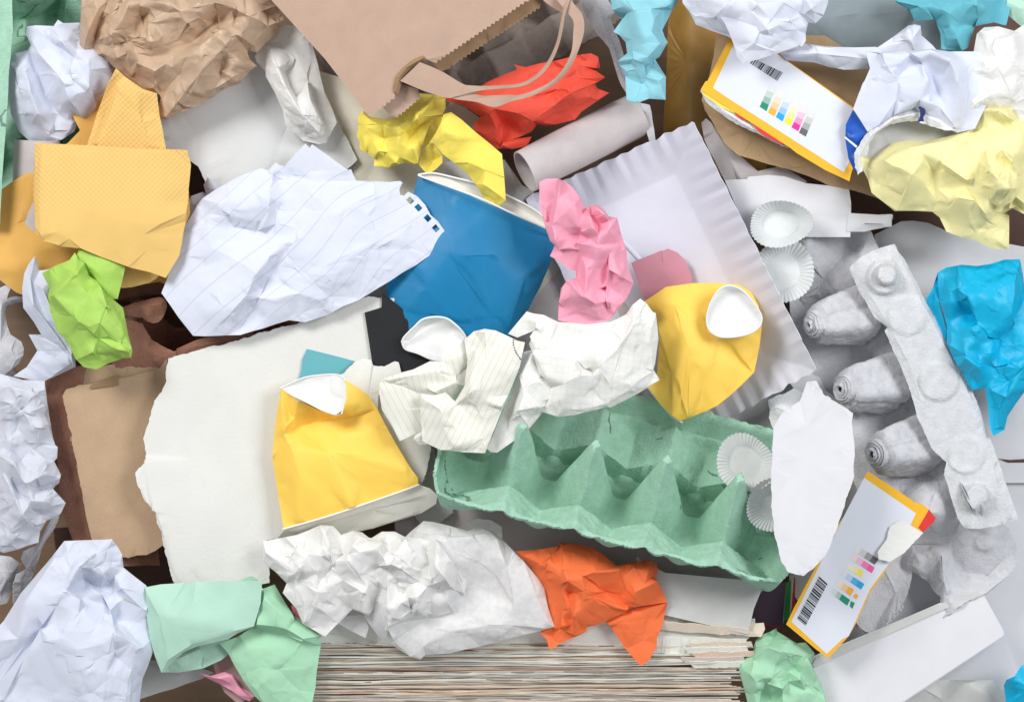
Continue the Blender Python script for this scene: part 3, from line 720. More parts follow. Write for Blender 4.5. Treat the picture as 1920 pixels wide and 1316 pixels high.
card("newspaper", "cream folded newspaper end poking out right of the grey card flap", "newspaper", news_m[1], 'J', "300 880,455 870,462 905,440 950,300 945", 248, t=8)
# magazines at the right end
mg = thing("magazine", "dark magazine with thin red, blue and green page edges beside the green carton", "magazine", (1440, 1120, 215))
prism("cover", P('J', "440 700,460 680,580 640,560 880,540 890,385 865,400 810"), 222, 5, pmat('plum_black_print', (0.03, 0.012, 0.03), rough=0.35), parent=mg)
for nm, tx, c, zz in (("page", "385 866,540 890,538 897,384 873", (0.6, 0.02, 0.06), 217), ("page", "560 660,567 655,560 880,546 892,541 890,553 872", (0.55, 0.03, 0.12), 219), ("page", "568 655,578 650,568 860,561 880", (0.1, 0.45, 0.7), 216),
                      ("page", "578 650,610 630,600 850,567 858", (0.02, 0.20, 0.05), 213), ("page", "610 630,620 625,612 780,600 850", (0.6, 0.6, 0.5), 211), ("page", "622 622,632 616,628 790,614 800", (0.55, 0.02, 0.05), 208)):
    prism(nm, P('J', tx), zz, 3, pmat('page_edge', c, rough=0.5), parent=mg)

# ================================================================ big white torn card and what lies left of it
pap("cardboard_piece", "torn brown cardboard piece with rounded corners and a dark glue mark", "cardboard", 'board', 'P', "117 742 6,124 730 6,150 722 4,230 708 4,300 690 4,312 672 4,320 760 4,312 900 4,318 1012 4,290 1034 0,240 1046 0,222 1042 0,172 1012 -2,160 960 0,140 850 4", 224, sp=60, amp=2, torn=.8, seed=31, thick=5)
bc = bpy.data.objects["cardboard_piece"]
sub_o = prism("glue_mark", P('P', "176 716,222 702,222 722,168 729"), 231.2, .5, M['tape'], parent=bc)
pap("cardboard_piece", "thin brown cardboard strip bent over the top edge of the brown cardboard piece", "cardboard", 'board', 'P', "133 702 0,150 692 4,240 680 12,306 670 10,310 690 10,250 708 8,200 720 4,150 734 0,136 738 0", 214, sp=30, amp=1, torn=.6, seed=32, thick=3)
pap("torn_card", "large white torn card under the yellow cup at the left", "torn card", 'card_torn', 'P', "316 672 0,470 632 4,600 592 8,690 556 10,760 560 10,860 640 10,800 880 6,780 950 4,700 990 0,500 1012 0,505 1092 4,400 1100 -4,328 1096 -8,314 1050 -6,292 962 0,270 935 2,256 905 4,254 885 4,270 868 2,274 850 2,268 822 2,280 790 2,290 752 2,312 714 2", 262,
    "352 1062 -4,430 1040 -2,500 1012 -2;294 962 4,310 1010 2,334 1090 -4;272 870 8,290 965 5;600 600 12,640 800 6", sp=75, amp=2.0, torn=1.3, seed=33, thick=3.2, ragged=0)
pap("torn_card", "large white card with a torn lower left edge behind the white crumpled tissue", "torn card", 'card', 'P', "295 225 0,340 120 0,500 80 0,620 200 0,670 300 4,560 400 6,460 400 6,410 350 4,385 342 4,372 312 4,350 296 4,318 290 4,305 262 2", 190, "520 120 10,500 330 14", sp=80, amp=2, torn=.9, seed=34, thick=3)
pap("white_paper_scrap", "small crumpled white scrap left of the ruled sheet, under the yellow napkin", "paper scrap", 'white', 'P', "346 395,358 368,380 360,398 372,420 360,430 420,350 440", 236, "360 380 10,395 400 16", sp=14, amp=4, seed=35, belly=16)
pap("white_paper_scrap", "crinkled white paper edge sticking up left of the ruled sheet", "paper scrap", 'white', 'K', "335 320,360 270,400 290,470 330,500 400,420 420,350 380", 246, "370 290 14,440 350 20", sp=10, amp=3, seed=36)
card("teal_card", "teal card scrap with a torn edge poking out above the left yellow cup", "card scrap", M['teal'], 'D', "1722 640,1914 688,1995 710,1900 800,1780 850,1665 835,1690 760,1695 700", 272, t=3)
tp = bpy.data.objects["teal_card"]
V_ = [(567 + 9 * math.cos(t_), 716 + 6 * math.sin(t_), 272.6) for t_ in np.linspace(0, 2 * math.pi, 20, endpoint=False)]
mesh("red_dot", Wp(np.array(V_)), [tuple(range(20))[::-1]], M['ink_red'], parent=tp, smooth=False)
card("black_card", "black card left of the blue cup", "card", M['black'], 'E', "130 437,225 408,228 340,240 330,420 480,560 700,490 730,380 770,330 775,175 730", 276, t=3)
pap("torn_card_scrap", "small white torn card scrap between the left yellow cup and the black card", "card scrap", 'card_torn', 'E', "-30 800,20 770,80 710,120 695,165 700,180 735,240 740,300 712,320 715,335 770,250 830,210 900,200 1000,0 960", 284, "170 730 6,150 900 4", sp=30, amp=2, torn=1.2, seed=37, thick=3)
pap("beige_card", "pale card strip under the cream ruled note, right of the left yellow cup", "card", 'card_grey', 'P', "740 800,800 810,815 850,850 960,800 1000,760 940", 215, sp=60, amp=2, seed=38)

# ================================================================ napkin, orange sheet, tube at left
roll("cardboard_tube", "short cardboard tube upright at the left edge above the orange sheet", (70, 262, 215), (66, 440, 205), 43, M['tube'])
pap("orange_sheet", "orange-yellow paper bag sheet under the yellow napkin", "paper sheet", 'orange_sheet', 'P', "-60 400 0,0 357 8,62 316 10,128 268 12,150 245 12,135 215 12,190 150 10,290 170 0,330 420 0,320 540 0,300 528 0,230 538 0,140 500 -4,95 545 -4,60 560 -4,30 548 0,0 525 0,-60 500 0", 238,
    "60 330 20,30 420 5,0 500 15;70 470 20,110 480 0,150 470 5", sp=45, amp=4, seed=41)
np_ = thing("napkin", "folded yellow embossed tissue napkin", "napkin", (210, 380, 290))
paper("back_fold", None, None, M['napkin'], [sheet(P('A', "650 385 26,700 430 20,800 500 14,880 525 4,895 650 0,935 850 0,935 980 0,500 980 0,488 815 0,540 650 6,575 560 14,612 460 22"), CR('A', "652 400 30,648 470 10,600 620 2,520 815 0;655 520 26,610 660 20,540 800 14;790 520 22,800 650 8,810 830 8;700 450 26,770 600 16,840 800 10"), z=284, sp=34, amp=1.6, seed=42, ragged=.4)], parent=np_, thick=1.2)
paper("front_fold", None, None, M['napkin'], [sheet(P('P', "67 268 0,140 272 6,348 284 2,355 296 0,358 310 -2,352 380 -2,348 415 -2,336 480 -4,311 521 -6,280 510 -2,245 502 2,190 482 2,150 466 2,110 462 -2,80 452 -2,66 426 -2,65 340 -2"), CR('P', "78 272 10,76 440 8;150 300 10,180 400 14,300 420 12;110 460 2,130 448 12,152 466 4;240 500 4,270 440 12,348 400 4"), z=320, sp=45, amp=1.4, seed=43, ragged=.5)], parent=np_, thick=1.2)
paper("middle_fold", None, None, M['napkin'], [sheet(P('P', "66 268 0,352 282 0,356 400 0,320 500 -6,240 480 0,140 466 0,68 440 -3,62 360 -3"), z=310, sp=60, amp=1.2, seed=44, ragged=.5)], parent=np_, thick=1.2)
paper("lower_fold", None, None, M['napkin'], [sheet(P('D', "450 20,900 20,960 120,880 245,840 270,740 295,690 300,640 290,560 260,470 130"), CR('D', "720 190 16,800 230 4,860 250 2"), z=272, sp=40, amp=2, seed=45)], parent=np_, thick=1.2)

pap("carton_flap", "rough terracotta carton wall sloping into a dark hollow, right of the lime green paper", "egg carton", 'carton_terra', 'D', "600 440 0,700 470 8,800 500 6,826 545 0,850 590 -4,900 620 4,985 660 8,1000 700 4,900 760 0,640 760 0,590 600 0", 222, "700 500 14,760 560 4,800 640 16,900 680 10;640 560 10,700 640 18,740 720 6", sp=14, amp=3, seed=46, thick=5, torn=.8)
pap("carton_flap", "smooth terracotta carton side in shadow under the lower edge of the ruled sheet", "egg carton", 'carton_terra', 'D', "990 640 0,1100 590 4,1250 560 4,1420 540 4,1400 620 0,1200 660 0,1000 720 0", 205, "1050 640 8,1300 590 8", sp=20, amp=2, seed=47, thick=5)
# ================================================================ top left
def multi(name, label, m, patches, cat="crumpled paper", **kw):
    ps = []
    for p in patches:
        p = dict(p); reg = p.pop('reg'); ol = p.pop('ol'); cr = p.pop('cr', '')
        cr_reg = p.pop('creg', reg)
        ps.append(sheet(P(reg, ol), CR(cr_reg, cr), **p))
    return paper(name, label, cat, M[m] if isinstance(m, str) else m, ps, **kw)
multi("crumpled_paper", "crumpled white paper in the top left corner, left of the brown wrapping tissue", 'white_cool', [
  dict(reg='A', ol="150 150,200 143,300 148,325 112,355 132,445 128,530 200,640 320,650 440,600 520,560 590,515 710,480 690,440 665,425 720,415 740,345 785,250 800,170 797,110 740,60 640,35 430,60 355,85 300,155 285,172 255,145 190",
       cr="172 255 10,215 300 45,330 430 66,385 560 60,450 640 30,480 690 8;85 300 8,140 400 50,170 520 60,215 640 52,230 720 20;160 290 0,215 420 12,255 540 14,330 640 12,400 700 10;300 150 16,345 230 55,420 330 66,500 440 62,540 600 20;210 165 6,270 230 20,380 300 36;430 300 40,500 330 70,600 380 40;60 360 10,100 480 36,130 640 30;440 460 66,500 490 70,560 520 34",
       z=235, sp=17, amp=4.0, rc=(14, 50, 8), seed=51, belly=70, subd=2, sm=1)], thick=0)
multi("wrapping_tissue", "crumpled translucent brown wrapping tissue at the top left", 'kraft_tissue', [
  dict(reg='A', ol="460 -60,1555 -60,1562 40,1592 110,1540 200,1500 235,1440 296,1410 290,1380 280,1400 330,1442 372,1400 400,1345 470,1240 510,1160 572,1075 606,1000 640,930 674,885 662,890 600,905 540,880 522,800 500,720 440,640 380,580 318,480 312,445 250,450 150,455 60",
       cr="725 10 60,690 100 66,620 200 60,575 300 18;560 40 30,500 160 55,470 270 16;600 10 20,560 120 12,520 250 6;800 100 10,830 160 50,860 230 60,700 235 22,590 250 20;1230 160 70,1120 260 66,1050 320 60,1005 420 30,900 560 14;1210 120 14,1080 235 22,960 280 20,850 320 30,760 300 34;1440 296 0,1330 200 56,1260 270 60,1120 420 56,930 655 12;1555 30 10,1420 80 60,1200 20 78,1000 70 64,830 130 50;930 360 46,850 440 24,800 500 6;1250 330 30,1330 330 50,1400 370 30;1240 400 20,1300 440 40,1200 500 20;1060 130 60,1000 220 24,900 260 40;1490 60 16,1500 150 40,1450 220 20;650 330 30,720 300 60,800 370 40,870 400 50",
       z=262, sp=15, amp=3.2, rc=(70, 55, 9), seed=52, belly=60, subd=2, sm=1)], cat="wrapping paper", thick=0, sharp=30)
multi("crumpled_tissue", "white tissue scrap with a bright folded ridge between the brown tissue and the bag", 'tissue', [
  dict(reg='A', ol="1430 320,1500 200,1600 140,1720 150,1765 300,1800 440,1820 520,1868 620,1890 690,1860 740,1830 800,1790 810,1700 790,1600 700,1560 480,1440 350",
       cr="1500 330 8,1600 480 12,1700 700 10;1640 260 16,1720 420 14,1800 620 12", z=222, sp=18, amp=3.5, rc=(10, 50, 6), seed=53),
  dict(reg='A', ol="1500 262,1540 262,1610 288,1652 330,1640 370,1600 400,1625 480,1660 545,1690 520,1720 458,1748 470,1765 560,1800 640,1822 705,1815 760,1775 782,1720 760,1660 700,1600 650,1540 520,1488 430,1490 370",
       cr="1520 280 8,1560 380 30,1610 500 34,1700 650 40,1790 750 12;1725 465 30,1740 560 36,1810 700 14;1500 400 4,1600 600 14,1720 740 6", z=240, sp=12, amp=3.5, rc=(8, 40, 5), seed=54)], cat="crumpled tissue")
multi("white_folded_paper", "corner of stacked white sheets pointing up behind the ruled crumpled sheet", 'white', [
  dict(reg='A', ol="1540 1010,1610 914,1712 805,1736 832,1750 810,1960 960,2000 1060,1560 1070", cr="1736 832 2,1900 950 4", z=248, sp=60, amp=.6, seed=55, ragged=.3)], cat="paper")

# ================================================================ brown paper bag
bag = thing("paper_bag", "flat brown kraft paper bag with zigzag cut edge and loop handles", "paper bag", (760, 60, 330))
def zigzag(a, b, step=9.0, d=4.0):
    n = max(2, int(math.hypot(b[0] - a[0], b[1] - a[1]) / step)); out = []
    nx, ny = -(b[1] - a[1]), (b[0] - a[0]); l = math.hypot(nx, ny); nx /= l; ny /= l
    for i in range(n):
        for t, s in ((i / n, 0), ((i + .5) / n, d)):
            out.append((a[0] + (b[0] - a[0]) * t + nx * s, a[1] + (b[1] - a[1]) * t + ny * s, a[2] + (b[2] - a[2]) * t))
    return out
fp = [(470, -60, 0), (508, 0, 0), (745, 218, 0)] 
fp = P('P', "300 -120 0,400 -100 0") and [(440, -80, 0), (508, 0, 0), (610, 112, 4), (692, 219, 6)]
fp += zigzag((692, 219, 6), (741, 180, 8)) + P('B', "300 540 8,298 500 8,310 440 8,350 380 12,400 345 14,458 318 14,480 335 14") + zigzag((813, 118, 8), (991, -2, 8)) + [(1060, -60, 6), (1000, -120, 0), (440, -120, 0)]
paper("front_panel", None, None, M['kraft'], [sheet(fp, [[(560, 20, 3), (640, 120, 6), (720, 190, 8)], [(700, -40, 6), (850, 60, 3)]], z=330, sp=90, amp=1.2, seed=61, ragged=0)], parent=bag, thick=1)
bp = P('B', "440 300 0,1040 -30 0,1110 0 0,1118 30 0") + zigzag((1013, 12, 0), (838, 128, -3), 9, -3.5) + P('B', "560 400 -3,500 350 0")
bp2 = [(p[0], p[1], p[2]) for p in bp]
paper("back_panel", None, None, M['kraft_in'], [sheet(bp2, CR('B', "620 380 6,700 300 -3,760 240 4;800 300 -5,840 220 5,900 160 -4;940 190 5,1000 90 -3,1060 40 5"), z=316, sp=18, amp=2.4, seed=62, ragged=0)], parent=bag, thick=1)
bl = P('B', "235 600 0,300 520 0,330 470 0,430 500 0,442 545 0") + zigzag((788, 182, 0), (741, 222, -2), 8, -3) + P('B', "280 650 -2,250 625 0")
paper("back_panel", None, None, M['kraft'], [sheet(bl, CR('B', "330 480 6,345 560 -3,320 640 2;400 500 4,380 580 -2"), z=318, sp=14, amp=1.6, seed=63, ragged=0)], parent=bag, thick=1)
paper("fold_roll", None, None, M['kraft_in'], [sheet(P('B', "296 530 0,290 490 0,305 440 2,345 380 4,400 335 6,455 312 6,482 325 4,478 350 0,440 350 0,400 380 0,355 430 0,335 480 0,320 530 0"), CR('B', "300 510 8,318 440 12,365 380 14,460 325 12"), z=338, sp=12, amp=1, seed=64, ragged=.4)], parent=bag, thick=1)
def rows(txt, z=None):
    out = []
    for s in txt.split(','):
        v = [float(a) for a in s.split()]
        out.append(((640 + v[0] / 2.991, v[1] / 2.991, v[4]), (640 + v[2] / 2.991, v[3] / 2.991, v[4] if len(v) < 6 else v[5])))
    return out
ribbon("handle", rows("440 350 330 455 346,560 400 460 510 350,700 480 590 550 352,800 483 640 543 356,900 484 690 538 362 352"), M['kraft'], bag, n=5)
ribbon("handle", rows("650 535 700 480 352,780 512 790 486 362 356,900 500 905 482 384 372,1010 488 1000 472 394 386,1080 455 1070 440 402 392,1140 405 1122 395 405 396,1190 330 1172 325 406 396,1225 240 1210 235 400 390,1245 150 1228 150 390 380,1255 90 1240 85 370 362,1290 -20 1262 -20 340 335"), M['kraft'], bag, n=6)
ribbon("handle", rows("600 548 720 520 350,660 562 790 540 354,760 575 850 538 362,860 603 940 535 372,960 570 1000 536 386,1080 535 1085 508 396,1200 470 1180 455 398 402,1280 385 1245 385 398 404,1330 280 1290 290 394 400,1360 180 1300 190 380 388,1352 90 1300 120 362 372,1300 20 1255 60 345 352,1240 -60 1180 -30 335"), M['kraft'], bag, n=6)
ribbon("handle", rows("1120 -40 1290 -60 330,1130 0 1300 0 330,1180 40 1290 40 328,1240 75 1275 60 326"), M['kraft'], bag, n=5)

# ================================================================ yellow, red, grey tube
multi("crumpled_paper", "crumpled yellow paper with a folded strip hanging down over the blue cup", 'yellow', [
  dict(reg='Q', ol="150 140,200 180,300 200,380 190,440 110,540 20,640 30,722 45,722 120,700 180,720 260,660 330,606 362,560 400,530 512,440 500,400 510,330 535,225 522,232 472,180 430,125 405,128 360,108 320,120 240,112 185",
       cr="285 240 34,400 250 40,520 190 60,700 165 26;285 240 34,300 340 8,262 420 30,222 470 6;165 240 22,285 240 36;480 330 8,530 270 14,620 200 22;300 350 12,400 315 36,470 340 10,500 400 30,530 505 6;530 200 60,640 70 50,715 60 14;300 440 12,380 500 24,400 515 4;130 370 0,160 350 18,160 430 6;600 260 26,560 380 14,530 505 6;460 290 6,480 320 4,540 250 8;150 160 10,220 215 30,300 235 34",
       z=250, sp=12, amp=2.4, rc=(8, 40, 5), seed=65, belly=45),
  dict(reg='Q', ol="606 362,640 368,665 400,700 450,700 500,650 550,597 582,560 540,535 512,560 440,580 400", cr="606 370 16,640 480 -16,597 570 2", z=252, sp=12, amp=1.5, seed=66),
  dict(reg='Q', ol="606 362 0,650 300 14,690 220 26,710 165 24,760 150 14,830 200 20,930 290 12,1030 370 10,1112 440 14,1128 600 14,1140 770 14,1070 810 0,1045 820 0,985 740 -6,930 650 -4,870 570 0,780 500 4,700 440 8,665 395 8,640 365 6",
       cr="1112 440 16,900 330 26,700 300 30;870 570 2,980 650 24,1138 765 20;700 440 10,880 500 22,1130 600 22", z=290, sp=30, amp=1.2, seed=67, ragged=.4)], thick=0.7)
multi("crumpled_paper", "crumpled red paper under the loop handles of the brown bag", 'red', [
  dict(reg='B', ol="970 362,1000 372,1035 378,1180 345,1330 310,1400 300,1440 320,1452 382,1395 386,1430 400,1482 436,1420 472,1440 500,1503 522,1440 565,1345 630,1310 672,1200 700,1140 708,1100 700,1065 740,1000 770,900 800,880 838,830 805,745 732,740 700,782 655,740 630,680 590,600 572,582 550,640 535,760 500,820 460,900 425,985 392",
       cr="860 615 44,895 680 -8,888 760 -10,885 835 2;790 620 30,830 640 46,870 720 40,885 800 10;860 610 44,1000 640 40,1075 682 30,1200 590 44,1290 520 52,1420 470 10;1075 682 30,1130 690 26,1200 640 14,1300 600 16,1440 560 4;940 700 -6,1010 730 6,1075 682 30;1280 395 36,1340 370 10,1440 385 12;1200 345 20,1280 395 38,1250 450 20,1120 470 30,900 520 24;640 545 10,760 570 34,860 610 44;1100 540 20,1200 500 34,1300 430 22,1480 436 8;1340 310 20,1380 340 6,1445 340 14;1075 560 36,1180 520 16,1290 520 52",
       z=250, sp=16, amp=2.2, rc=(6, 50, 5), seed=68, belly=45),
  dict(reg='B', ol="885 838,905 800,960 782,1068 768,1040 822,955 838,905 832", cr="905 815 12,1040 785 10", z=262, sp=16, amp=1.5, seed=69)])
roll("cardboard_tube", "long grey cardboard tube lying below the red paper", (984, 322, 285), (1196, 215, 195), 41, M['tube'], squash=.82)

# ================================================================ cyan papers, top right papers
multi("crumpled_paper", "twisted strip of pale cyan paper hanging from the top edge beside the ochre board", 'cyan', [
  dict(reg='B', ol="1500 -60,1910 -60,1880 30,1855 60,1825 120,1800 170,1812 205,1832 240,1785 320,1740 350,1705 372,1760 392,1820 432,1818 562,1725 555,1680 572,1640 582,1600 560,1592 430,1560 370,1548 345,1602 300,1595 240,1560 200,1525 180,1560 130,1600 80,1520 60",
       cr="1850 20 20,1800 60 -4,1790 180 0,1815 235 10;1560 130 14,1640 60 40,1740 50 44,1830 40 16;1595 240 10,1700 230 46,1790 250 34;1550 345 10,1640 330 34,1720 320 44,1800 260 22;1700 365 26,1690 470 -4,1645 570 4;1600 400 10,1660 390 16,1700 365 26,1790 450 18;1640 330 34,1620 360 8,1592 430 6;1760 100 40,1740 180 44,1800 235 20",
       z=300, sp=20, amp=2.0, rc=(4, 50, 5), seed=70, belly=30)])
multi("crumpled_paper", "crumpled turquoise paper in the top right corner", 'cyan2', [
  dict(reg='C', ol="1190 12,1230 -60,1850 -60,1840 40,1815 145,1745 128,1735 132,1640 148,1600 270,1560 290,1450 278,1445 190,1412 112,1300 120,1272 60",
       cr="1200 10 10,1340 50 40,1410 110 14;1400 20 30,1480 70 50,1555 135 16;1380 60 30,1420 120 0,1470 200 6,1480 280 0;1555 135 18,1640 40 44,1660 -30 40;1640 150 4,1700 60 40,1735 130 14;1500 150 30,1540 210 34,1570 290 4;1570 10 46,1500 -30 12;1755 0 -8,1760 60 -12,1815 140 4",
       z=300, sp=22, amp=2.4, rc=(6, 50, 6), seed=71, belly=30)])
multi("crumpled_paper", "pale aqua paper edge at the far top right corner beside the turquoise paper", 'mint', [
  dict(reg='C', ol="1815 -60,2000 -60,2000 180,1910 160,1835 95,1812 60", cr="1820 10 10,1900 60 20,1990 140 6", z=292, sp=30, amp=2, seed=72)])
multi("slate_paper", "slate grey smooth paper at the top edge between white and turquoise papers", 'slate', [
  dict(reg='C', ol="660 -60,1290 -60,1275 60,1300 110,1460 120,1480 300,1300 330,900 320,690 300,660 200", cr="760 110 14,1000 80 10,1260 60 12;1310 150 4,1380 180 14,1460 170 2", z=225, sp=50, amp=2, seed=73)], cat="paper")
multi("slate_paper", "small grey paper patch at the top edge above the white sheet", 'slate', [
  dict(reg='C', ol="40 -60,240 -60,230 30,130 100,60 40", z=280, sp=50, amp=2, seed=731)], cat="paper")
multi("crumpled_paper", "crumpled white paper at the top edge over the corner of the colour bar box", 'white', [
  dict(reg='C', ol="-10 -60,825 -60,815 20,790 90,745 135,705 130,690 190,690 230,670 262,600 240,400 300,335 300,270 215,235 200,75 140,40 70,0 20",
       cr="70 92 8,185 92 34,260 20 60,330 -40 40;190 92 34,240 180 10;420 20 60,500 110 40,690 150 14;560 -20 50,640 60 20,745 130 6;700 -20 30,720 50 44,790 85 8;380 60 40,480 170 54,560 230 20",
       z=330, sp=26, amp=3.0, rc=(10, 70, 7), seed=74),
  dict(reg='C', ol="210 95 24,320 120 26,440 160 26,560 205 24,670 245 16,640 270 8,545 298 4,440 330 4,340 358 6,305 320 6,290 260 8,262 190 14,235 130 20",
       cr="320 120 28,420 260 24,545 296 4;262 190 18,400 240 30,640 262 12", z=344, sp=40, amp=1.2, seed=75, ragged=.4)])
multi("paper_strip", "long curved strip of white paper bridging the kraft board and the torn blue box", 'white', [
  dict(reg='C', ol="545 298,640 258,690 245,735 252,800 262,960 268,1085 264,1130 300,1050 385,980 392,905 392,820 378,740 352,640 345,580 338", cr="600 310 20,760 300 30,1060 330 24;735 255 8,760 262 20,820 270 14", z=300, sp=36, amp=1.4, seed=76)], cat="paper strip")
multi("crumpled_paper", "crumpled white sheet peaking up beside the slate grey paper", 'white', [
  dict(reg='C', ol="1080 275,1180 210,1265 145,1300 138,1335 145,1340 200,1400 255,1440 300,1300 320,1100 320", cr="1265 150 30,1250 230 16,1300 300 10;1335 150 14,1290 220 28,1130 270 8;1340 150 10,1360 200 2,1420 270 4", z=300, sp=20, amp=3, rc=(6, 40, 6), seed=77)])
multi("crumpled_paper", "crumpled white tissue paper at the right edge above the pale yellow paper", 'tissue', [
  dict(reg='C', ol="1630 300,1650 190,1690 155,1770 150,1860 175,1914 140,1990 160,1990 760,1900 720,1830 620,1660 620,1560 720,1550 500,1600 380",
       cr="1650 180 10,1720 175 26,1750 230 30,1850 200 34,1914 300 10;1740 270 30,1860 330 44,1960 420 20;1640 400 20,1760 380 40,1840 520 30;1590 540 6,1640 590 30,1660 620 6;1700 440 20,1720 540 34,1780 600 10", z=318, sp=16, amp=3.5, rc=(14, 50, 7), seed=78)], cat="crumpled tissue")

# ================================================================ colour bar box (top) on kraft board
pap("kraft_board", "tan kraft board with a curved lower edge under the colour bar box", "cardboard", 'kraft_env', 'C', "190 200 0,170 330 0,145 440 2,105 560 4,125 620 4,190 730 6,240 810 6,310 870 6,450 912 4,600 952 2,700 985 0,820 1042 0,1000 1080 0,1110 1118 0,1240 1160 -4,1300 1000 -4,1250 850 0,1080 390 4,800 200 4",
    232, "120 580 12,400 770 16,700 930 10,1000 1040 6;940 400 10,1040 520 0,1000 700 -4", sp=50, amp=1.6, seed=81, thick=2, torn=.5)
def bars(th, poly_fn, cols, steps, parent, fades):
    pass
def box_panel(th, reg, to, border, white, zb, bar_rows, barcode, swatch):
    pass
bx = thing("carton_box", "torn orange and white carton box with six colour bars, upper right of the photo", "box", (1450, 210, 275))
def pz(reg, txt, fz): return [(p[0], p[1], fz(p[0], p[1])) for p in P(reg, txt)]
zf = lambda x, y: 292 + (x - 1320) * 0.03
face = prism("front_face", pz('C', "262 215,250 240,140 455,128 458,103 500,108 512,600 828,640 860,800 955,935 1018,942 985,962 915,975 740,960 605,530 302,400 200", zf), 0, 3, M['box_orange'], parent=bx, side=M['box_white'])
flat("print_field", pz('C', "292 236,170 494,240 543,905 968,948 880,957 612,530 306,400 214", zf), M['box_white'], bx)
pf = bpy.data.objects[[o.name for o in bx.children if o.name.startswith("print_field")][0]]
def quadlerp(q, u, v):
    a, b, c, d = [np.array(t) for t in q]; return tuple((a * (1 - u) + b * u) * (1 - v) + (d * (1 - u) + c * u) * v)
def colour_bar(q, col, parent, levels=(0.12, 0.35, 0.62, 1.0), nm="colour_bar"):
    """q: corners start-left,start-right,end-right,end-left along the fade"""
    bar = None
    for k, lv in enumerate(levels):
        v0, v1 = k / len(levels), (k + 1) / len(levels)
        poly = [quadlerp(q, 0, v0), quadlerp(q, 1, v0), quadlerp(q, 1, v1), quadlerp(q, 0, v1)]
        c = tuple(0.77 * (1 - lv) + a * lv for a in col)
        m = pmat('ink', c, rough=.4, mott=0.0, bump=.02)
        if bar is None:
            V = [(p[0], p[1], p[2] + .7) for p in poly]; bar = mesh(nm, Wp(np.array(V)), [(3, 2, 1, 0)], m, parent=parent, smooth=False)
        else: sub("tone_step", Wp(np.array([(p[0], p[1], p[2] + .7) for p in poly])), [(3, 2, 1, 0)], m, bar)
INK = dict(green=(0.02, 0.26, 0.16), orange=(0.86, 0.42, 0.05), blue=(0.02, 0.36, 0.72), yellow=(0.86, 0.72, 0.05), pink=(0.80, 0.03, 0.32), grey=(0.13, 0.13, 0.13))
for nm, tx in (('green', "488 478,523 488,470 625,432 600"), ('orange', "535 510,570 522,515 655,478 632"), ('blue', "580 540,612 550,560 683,522 658"), ('yellow', "625 567,658 580,605 708,568 685"),
               ('pink', "668 595,702 607,648 738,610 715"), ('grey', "712 622,745 635,690 768,652 745")):
    colour_bar(pz('C', tx, zf), INK[nm], bx)
def barcode(q, n, parent, seed):
    rnd = random.Random(seed); V = []; F = []; u = 0
    ws = []
    while u < 1: w = rnd.choice((1, 1, 2, 3)) / n; g = rnd.choice((1, 1, 2)) / n; ws.append((u, min(1, u + w))); u += w + g
    for a, b in ws:
        k = len(V)
        for uu, vv in ((a, 0), (b, 0), (b, 1), (a, 1)): p = quadlerp(q, uu, vv); V.append((p[0], p[1], p[2] + .7))
        F.append((k + 3, k + 2, k + 1, k))
    return mesh("barcode", Wp(np.array(V)), F, pmat('black_print', (0.02, 0.02, 0.02), rough=.5, bump=.02), parent=parent, smooth=False)
barcode(pz('C', "398 330,562 408,530 455,378 358", zf), 60, bx, 5)
fr = P('C', "103 500,108 512,240 590,300 632,420 712,600 828,560 822,440 755,380 735,250 668,200 628,130 572,112 540")
paper("torn_edge", None, None, M['fibre'], [sheet(fr, CR('C', "115 520 6,250 640 10,400 728 8,560 815 3"), z=284, sp=10, amp=2.2, torn=1.0, seed=82)], parent=bx, thick=3)
prism("red_edge", pz('C', "292 630,330 640,470 728,608 822,596 826,450 760,380 690,300 650", lambda x, y: zf(x, y) - 1), 0, 3, M['ink_red'], parent=bx, rag=.5)
prism("yellow_edge", pz('C', "104 502,220 585,340 650,330 655,210 600,110 530", lambda x, y: zf(x, y) - 2), 0, 3, M['yellow'], parent=bx)

# torn white and blue box
bb = thing("torn_box", "torn crumpled white box with a deep blue side and a ragged round hole", "box", (1680, 170, 300))
paper("white_panel", None, None, M['white_cool'], [sheet(P('C', "1025 288,1100 300,1200 282,1300 285,1392 275,1500 290,1660 290,1700 310,1720 420,1700 600,1640 722,1540 745,1480 722,1440 690,1380 690,1350 700,1340 640,1300 610,1180 650,1110 700,1036 740,955 612,990 520,1050 385"),
   CR('C', "1025 290 8,1120 300 20,1270 310 26,1340 360 -6,1400 430 -10,1430 520 -8;1280 300 26,1390 280 40,1500 330 44,1545 440 40,1550 600 30,1530 715 4;1270 310 30,1210 430 6,1200 560 20,1100 700 10;1330 330 34,1380 450 40,1330 560 34,1200 640 14;1590 380 6,1600 500 10,1560 720 2;1340 640 10,1440 600 26,1530 715 6;1050 385 10,1180 400 24,1230 500 30"),
   z=332, sp=22, amp=2.6, rc=(6, 60, 6), seed=83)], parent=bb, thick=2)
paper("blue_side", None, None, M['box_blue'], [sheet(P('C', "955 618 0,1036 740 4,1000 800 4,975 850 0,962 900 0,975 945 -6,960 960 -6,930 890 -6,912 780 -6,915 700 -4"), CR('C', "930 770 4,980 790 10;915 720 0,1034 738 12"), z=318, sp=20, amp=1, seed=84)], parent=bb, thick=2)
flat("white_line", [(p[0], p[1], 324) for p in P('C', "910 765,980 820,972 830,908 775")], M['box_white'], bb, up=6)
